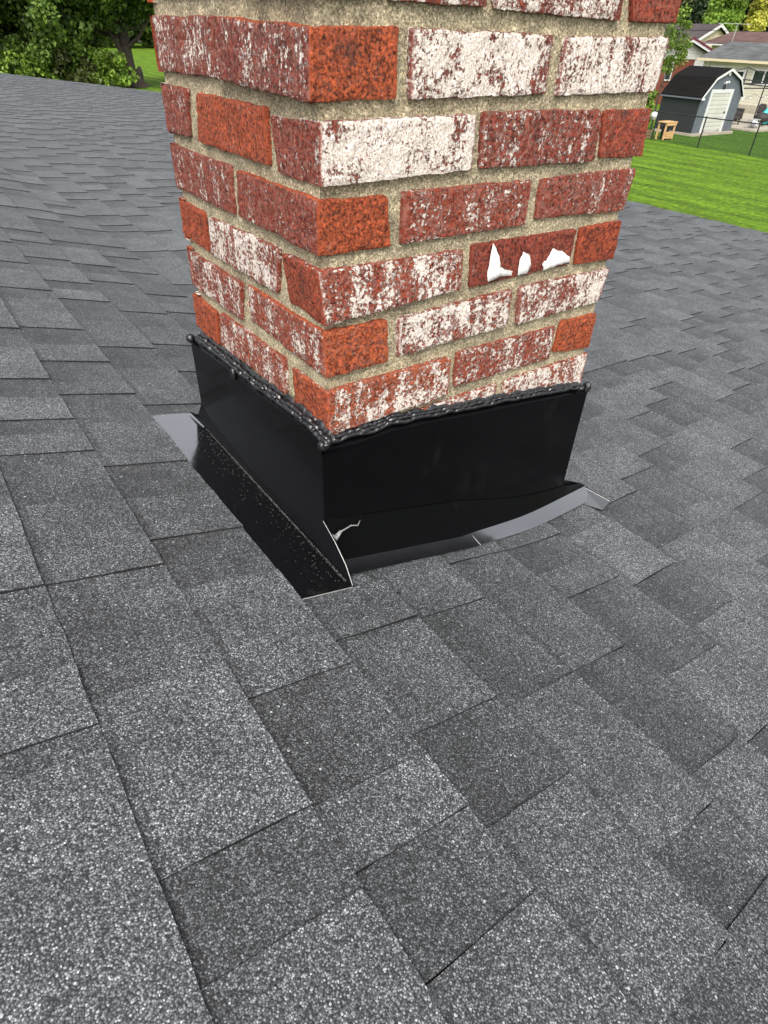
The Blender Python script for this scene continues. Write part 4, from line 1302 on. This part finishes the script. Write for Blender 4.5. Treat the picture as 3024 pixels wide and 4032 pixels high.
def chair(x, y, rz, lb):
    t = empty('wicker_chair', (x, y, PZ), rz, lb, 'chair', 'patio chairs')
    b = MB(); b.box((-.3, -.3, .28), (.3, .3, .36)); b.build('seat', M['wicker'], t, .02)
    b = MB(); b.prism([(-.3, .25, .36), (.3, .25, .36), (.26, .36, .92), (.12, .39, 1.0), (-.12, .39, 1.0), (-.26, .36, .92)], (0, .05, 0)); b.build('backrest', M['wicker'], t)
    for s_ in (-1, 1):
        b = MB(); b.bar((s_ * .3, -.28, .34), (s_ * .32, -.28, .56), .025); b.bar((s_ * .32, -.3, .56), (s_ * .32, .3, .58), .03); b.build('armrest', M['wicker'], t)
        for yy in (-.26, .26):
            b = MB(); b.bar((s_ * .27, yy, 0), (s_ * .27, yy, .28), .025); b.build('leg', M['black_metal'], t)
    return t
chair(42.3, 22.4, .5, 'dark wicker chair in the middle of the patio, nearer the shed')
chair(44.6, 21.9, -.5, 'dark wicker chair at the right border, beside the turquoise play slide')
t = empty('outdoor_sofa', (43.9, 23.9, PZ), .0, 'long dark wicker sofa on the patio in front of the cream house', 'sofa')
b = MB(); b.box((-1.3, -.4, .05), (1.3, .4, .38)); b.build('base', M['wicker'], t, .02)
b = MB(); b.box((-1.3, .28, .382), (1.3, .42, .85)); b.build('backrest', M['wicker'], t, .02)
for s_ in (-1, 1):
    b = MB(); b.box((s_ * 1.22 - .09, -.4, .383), (s_ * 1.22 + .09, .27, .62)); b.build('armrest', M['wicker'], t, .02)
for s_ in (-.75, 0, .75):
    b = MB(); b.box((s_ - .35, -.38, .384), (s_ + .35, .26, .50)); b.build('cushion', M['siding_dark'], t, .03)
t = empty('round_firepit', (43.1, 21.2, PZ), 0, 'round black fire pit bowl between the patio chairs', 'fire pit')
b = MB(); b.ball((0, 0, .42), .42, 20, 12, sc=(1, 1, .62)); b.build('bowl', M['wicker'], t)
for a in (0, 2.1, 4.2):
    b = MB(); b.bar((math.cos(a) * .3, math.sin(a) * .3, 0), (math.cos(a) * .2, math.sin(a) * .2, .25), .02); b.build('leg', M['black_metal'], t)
t = empty('play_slide', (44.2, 21.6, PZ), -.3, 'turquoise plastic play slide at the right border of the picture', 'play slide')
b = MB()
b.tube([(-.55, 0, .12), (-.3, 0, .3), (0, 0, .62), (.25, 0, .86), (.45, 0, .92)], [.1, .1, .11, .12, .13], 10); b.prism([(-.6, -.22, .02), (-.6, .22, .02), (.3, .22, .86), (.3, -.22, .86)], (0, 0, .06)); b.build('chute', M['turquoise'], t)
for s_ in (-1, 1):
    b = MB(); b.prism([(.25, s_ * .26, 0), (.75, s_ * .26, 0), (.6, s_ * .26, 1.05), (.45, s_ * .26, 1.12), (.3, s_ * .26, 1.05)], (0, s_ * .05, 0)); b.build('side', M['turquoise'], t)
t = empty('side_table', (41.15, 20.6, PZ), .2, 'small grey side table near the right wall of the shed', 'table')
b = MB(); b.box((-.35, -.25, .42), (.35, .25, .46)); b.build('top', M['galv'], t, .01)
for x in (-.3, .3):
    for y in (-.2, .2):
        b = MB(); b.bar((x, y, 0), (x, y, .42), .02); b.build('leg', M['galv'], t)
t = empty('seat_cushion', (41.9, 20.9, PZ), .3, 'pale cushion heap lying on the patio by the side table', 'cushion')
b = MB(); b.ball((0, 0, .14), .36, 16, 10, sc=(1, .7, .42)); b.ball((.15, .1, .30), .26, 14, 8, sc=(1, .7, .45)); b.build('cushion_fill', M['cushion'], t)
# folded black screen leaning on the shed's right wall
t = empty('folded_screen', (38.75, 20.7, GZ), 0, 'tall folded black screen leaning on the right wall of the shed', 'screen')
for q in range(3):
    b = MB(); b.prism([(.02 + q * .09, -.1 + q * .2, 0), (.08 + q * .09, -.1 + q * .2, 0), (-.20 + q * .09, -.1 + q * .2, 1.62), (-.26 + q * .09, -.1 + q * .2, 1.62)], (0, .12, 0)); b.build('panel', M['black_metal'], t)

# ------------------------------------------------------------------ neighbouring houses
def window(parent, x, y0, y1, z0, z1, axis='x', panes=2):
    """window in a wall that faces -X (axis x) or -Y (axis y), in the house's own coordinates"""
    fr = MB(); t_ = .09
    def bx(mb, a0, a1, b0, b1, o0, o1):
        if axis == 'x': mb.box((x + o0, a0, b0), (x + o1, a1, b1))
        else: mb.box((a0, x + o0, b0), (a1, x + o1, b1))
    bx(fr, y0 - t_, y0, z0 - t_, z1 + t_, -.06, -.004); bx(fr, y1, y1 + t_, z0 - t_, z1 + t_, -.06, -.004)
    bx(fr, y0, y1, z0 - t_, z0, -.058, -.004); bx(fr, y0, y1, z1, z1 + t_, -.058, -.004)
    for k_ in range(1, panes):
        ym = y0 + (y1 - y0) * k_ / panes; bx(fr, ym - .04, ym + .04, z0, z1, -.05, -.004)
    w = fr.build('window', M['trim'], parent)
    for k_ in range(panes):
        a = y0 + (y1 - y0) * k_ / panes + (.041 if k_ else 0); c = y0 + (y1 - y0) * (k_ + 1) / panes - (.041 if k_ < panes - 1 else 0)
        p = MB(); bx(p, a, c, z0, z1, -.02, -.006); p.build('pane', M['glass'], w)
    return w
HG = 'houses across the lawn'
# cream house: eave runs along Y, faces -X
h1 = empty('cream_house', (54.0, 22.5, GZ), 0, 'cream sided house with a weathered grey roof behind the shed', 'house', HG)
b = MB(); b.box((-3.0, -9.0, 0), (3.0, 8.3, 2.98)); b.build('wall', M['cream'], h1)
b = MB(); b.prism([(-3.0, 8.3, 2.98), (3.0, 8.3, 2.98), (0, 8.3, 3.9)], (0, -.05, 0)); b.build('gable', M['cream'], h1)
b = MB()
b.prism([(-3.42, -9.4, 3.00), (0, -9.4, 3.99), (0, 8.6, 3.99), (-3.42, 8.6, 3.00)], (0, 0, .06)); b.prism([(0, -9.4, 3.99), (3.42, -9.4, 3.00), (3.42, 8.6, 3.00), (0, 8.6, 3.99)], (0, 0, .06))
rf = b.build('roof', M['grey_roof'], h1)
b = MB(); b.box((-3.50, -9.4, 2.90), (-3.43, 8.6, 3.05)); b.build('gutter', M['cream_flat'], rf)
b = MB(); b.tube([(-1.3, -1.0, 3.65), (-1.3, -1.0, 4.0)], [.05, .05], 8); b.build('vent_pipe', M['galv'], rf)
b = MB(); b.bar((-3.06, 7.9, .0), (-3.06, 7.9, 2.85), .05); b.bar((-3.06, 7.9, 2.85), (-3.45, 8.2, 2.97), .05); b.build('downspout', M['trim'], h1)
window(h1, -3.0, 6.65, 7.55, 2.02, 2.55)
window(h1, -3.0, 5.0, 5.65, 1.75, 2.4, panes=1)
window(h1, -3.0, 2.75, 4.25, 1.82, 2.52)
window(h1, -3.0, -3.5, -2.0, 1.6, 2.5)
b = MB(); b.box((-3.03, -9.0, .0), (-3.004, 8.3, .55)); b.build('plinth', M['concrete'], h1)
# brown roofed house behind
h2 = empty('brown_roof_house', (71.0, 31.5, GZ), 0, 'house with a plain brown roof behind the grey roofed one', 'house', HG)
b = MB(); b.box((-4.4, -10, 0), (4.4, 8.5, 3.85)); b.build('wall', M['cream_flat'], h2)
b = MB(); b.prism([(-5.0, -10.4, 3.88), (0, -10.4, 4.86), (0, 9.3, 4.86), (-5.0, 9.3, 3.88)], (0, 0, .07)); b.prism([(0, -10.4, 4.86), (5.0, -10.4, 3.88), (5.0, 9.3, 3.88), (0, 9.3, 4.86)], (0, 0, .07))
rf = b.build('roof', M['brown_roof'], h2)
b = MB(); b.box((-5.07, -10.4, 3.80), (-5.01, 9.3, 3.95)); b.build('gutter', M['trim'], rf)
# cream gable house
h3 = empty('gable_house', (76.7, 52.0, GZ), 0, 'house with a tall cream gable and dark brown roof under the trees', 'house', HG)
b = MB(); b.box((-3.3, -5.9, 0), (3.3, 7, 4.05)); b.prism([(-3.3, -5.9, 4.05), (3.3, -5.9, 4.05), (0, -5.9, 5.40)], (0, .05, 0)); b.build('wall', M['cream_flat'], h3)
b = MB()
b.prism([(-3.75, -6.3, 4.08), (0, -6.3, 5.50), (0, 7.4, 5.50), (-3.75, 7.4, 4.08)], (0, 0, .08)); b.prism([(0, -6.3, 5.50), (3.75, -6.3, 4.08), (3.75, 7.4, 4.08), (0, 7.4, 5.50)], (0, 0, .08))
rf = b.build('roof', M['dark_roof'], h3)
b = MB()
for s_ in (-1, 1): b.prism([(s_ * 3.78, -6.34, 3.92), (0, -6.34, 5.34), (0, -6.34, 5.60), (s_ * 3.78, -6.34, 4.18)], (0, .035, 0))
b.build('bargeboard', M['trim'], rf)
window(h3, -5.9, -.9, .9, 1.2, 2.6, axis='y')
# white gable above red brick
h4 = empty('brick_house', (52.4, 37.0, GZ), 0, 'house with a white gable over red brick, left of the cream house', 'house', HG)
b = MB(); b.box((-3.0, -3.5, 0), (1.72, 4, 2.86)); b.build('brick_wall', M['red_brick_far'], h4)
b = MB(); b.box((1.73, -3.52, 0), (3.2, 4, 2.86)); b.build('side_bay', M['trim'], h4)
b = MB(); b.prism([(-3.4, -3.55, 2.87), (3.3, -3.55, 2.87), (3.3, -3.55, 3.20), (0, -3.55, 4.0), (-3.4, -3.55, 3.20)], (0, 7.5, 0)); b.build('gable', M['white_sid'], h4)
b = MB()
b.prism([(-3.8, -3.9, 3.22), (0, -3.9, 4.10), (0, 4.2, 4.10), (-3.8, 4.2, 3.22)], (0, 0, .08)); b.prism([(0, -3.9, 4.10), (3.6, -3.9, 3.27), (3.6, 4.2, 3.27), (0, 4.2, 4.10)], (0, 0, .08))
rf = b.build('roof', M['dark_roof'], h4)
b = MB()
for x_, z_ in ((-3.83, 3.22), (3.63, 3.26)): b.prism([(x_, -3.96, z_ - .16), (0, -3.96, 4.10 - .16), (0, -3.96, 4.10), (x_, -3.96, z_)], (0, .05, 0))
b.build('bargeboard', M['trim'], rf)
b = MB()
for x_, z_ in ((-3.83, 3.22), (3.63, 3.26)): b.prism([(x_, -3.99, z_ + .002), (0, -3.99, 4.102), (0, -3.99, 4.24), (x_, -3.99, z_ + .14)], (0, .08, 0))
b.build('fascia', M['maroon'], rf)
window(h4, -3.5, -1.75, -1.1, 1.6, 2.6, axis='y', panes=1)

# overhead lines and an old aerial in front of the houses
t = empty('utility_pole', (62, -14, GZ), 0, 'wooden utility pole holding the overhead lines, past the right border', 'utility pole', 'utility poles')
b = MB(); b.tube([(0, 0, 0), (0, 0, 8.2)], [.15, .10], 12); b.build('pole', M['bark'], t)
b = MB(); b.box((-.06, -1, 7.2), (.06, 1, 7.35)); b.build('crossarm', M['bark'], t)
t2 = copy_tree(t); t2.location = (58, 90, GZ); t2['label'] = 'wooden utility pole holding the overhead lines, behind the chimney'
def wire(y0, z0, y1, z1, x0, x1, sag, lb):
    t = empty('overhead_line', (x0, y0, GZ), 0, lb, 'cable', 'overhead lines')
    b = MB(); n = 30
    b.tube([(lerp(0, x1 - x0, i / n), lerp(0, y1 - y0, i / n), lerp(z0, z1, i / n) - sag * 4 * (i / n) * (1 - i / n)) for i in range(n + 1)], [.022] * (n + 1), 6)
    b.build('cable', M['black_metal'], t)
wire(-14, 7.25, 90, 7.25, 62, 58, 3.35, 'lower dark cable crossing in front of the brown roof')
wire(-14, 8.1, 90, 8.1, 62, 58, 3.35, 'upper dark cable crossing in front of the dark trees')
t = empty('roof_aerial', (57.2, 32.7, GZ), 0, 'grey metal aerial on a tall mast above the grey roof', 'aerial')
b = MB(); b.bar((0, 0, 0), (0, 0, 5.2), .03); b.build('mast', M['galv'], t)
b = MB()
b.bar((-.5, 1.3, 5.15), (.3, -.9, 5.15), .022)
for q in range(6):
    f = q / 5; c = (lerp(-.5, .3, f), lerp(1.3, -.9, f), 5.15); L = lerp(.25, .6, f); b.bar((c[0] - L, c[1] - L * .3, c[2]), (c[0] + L, c[1] + L * .3, c[2]), .012, 5)
b.build('boom', M['galv'], t)
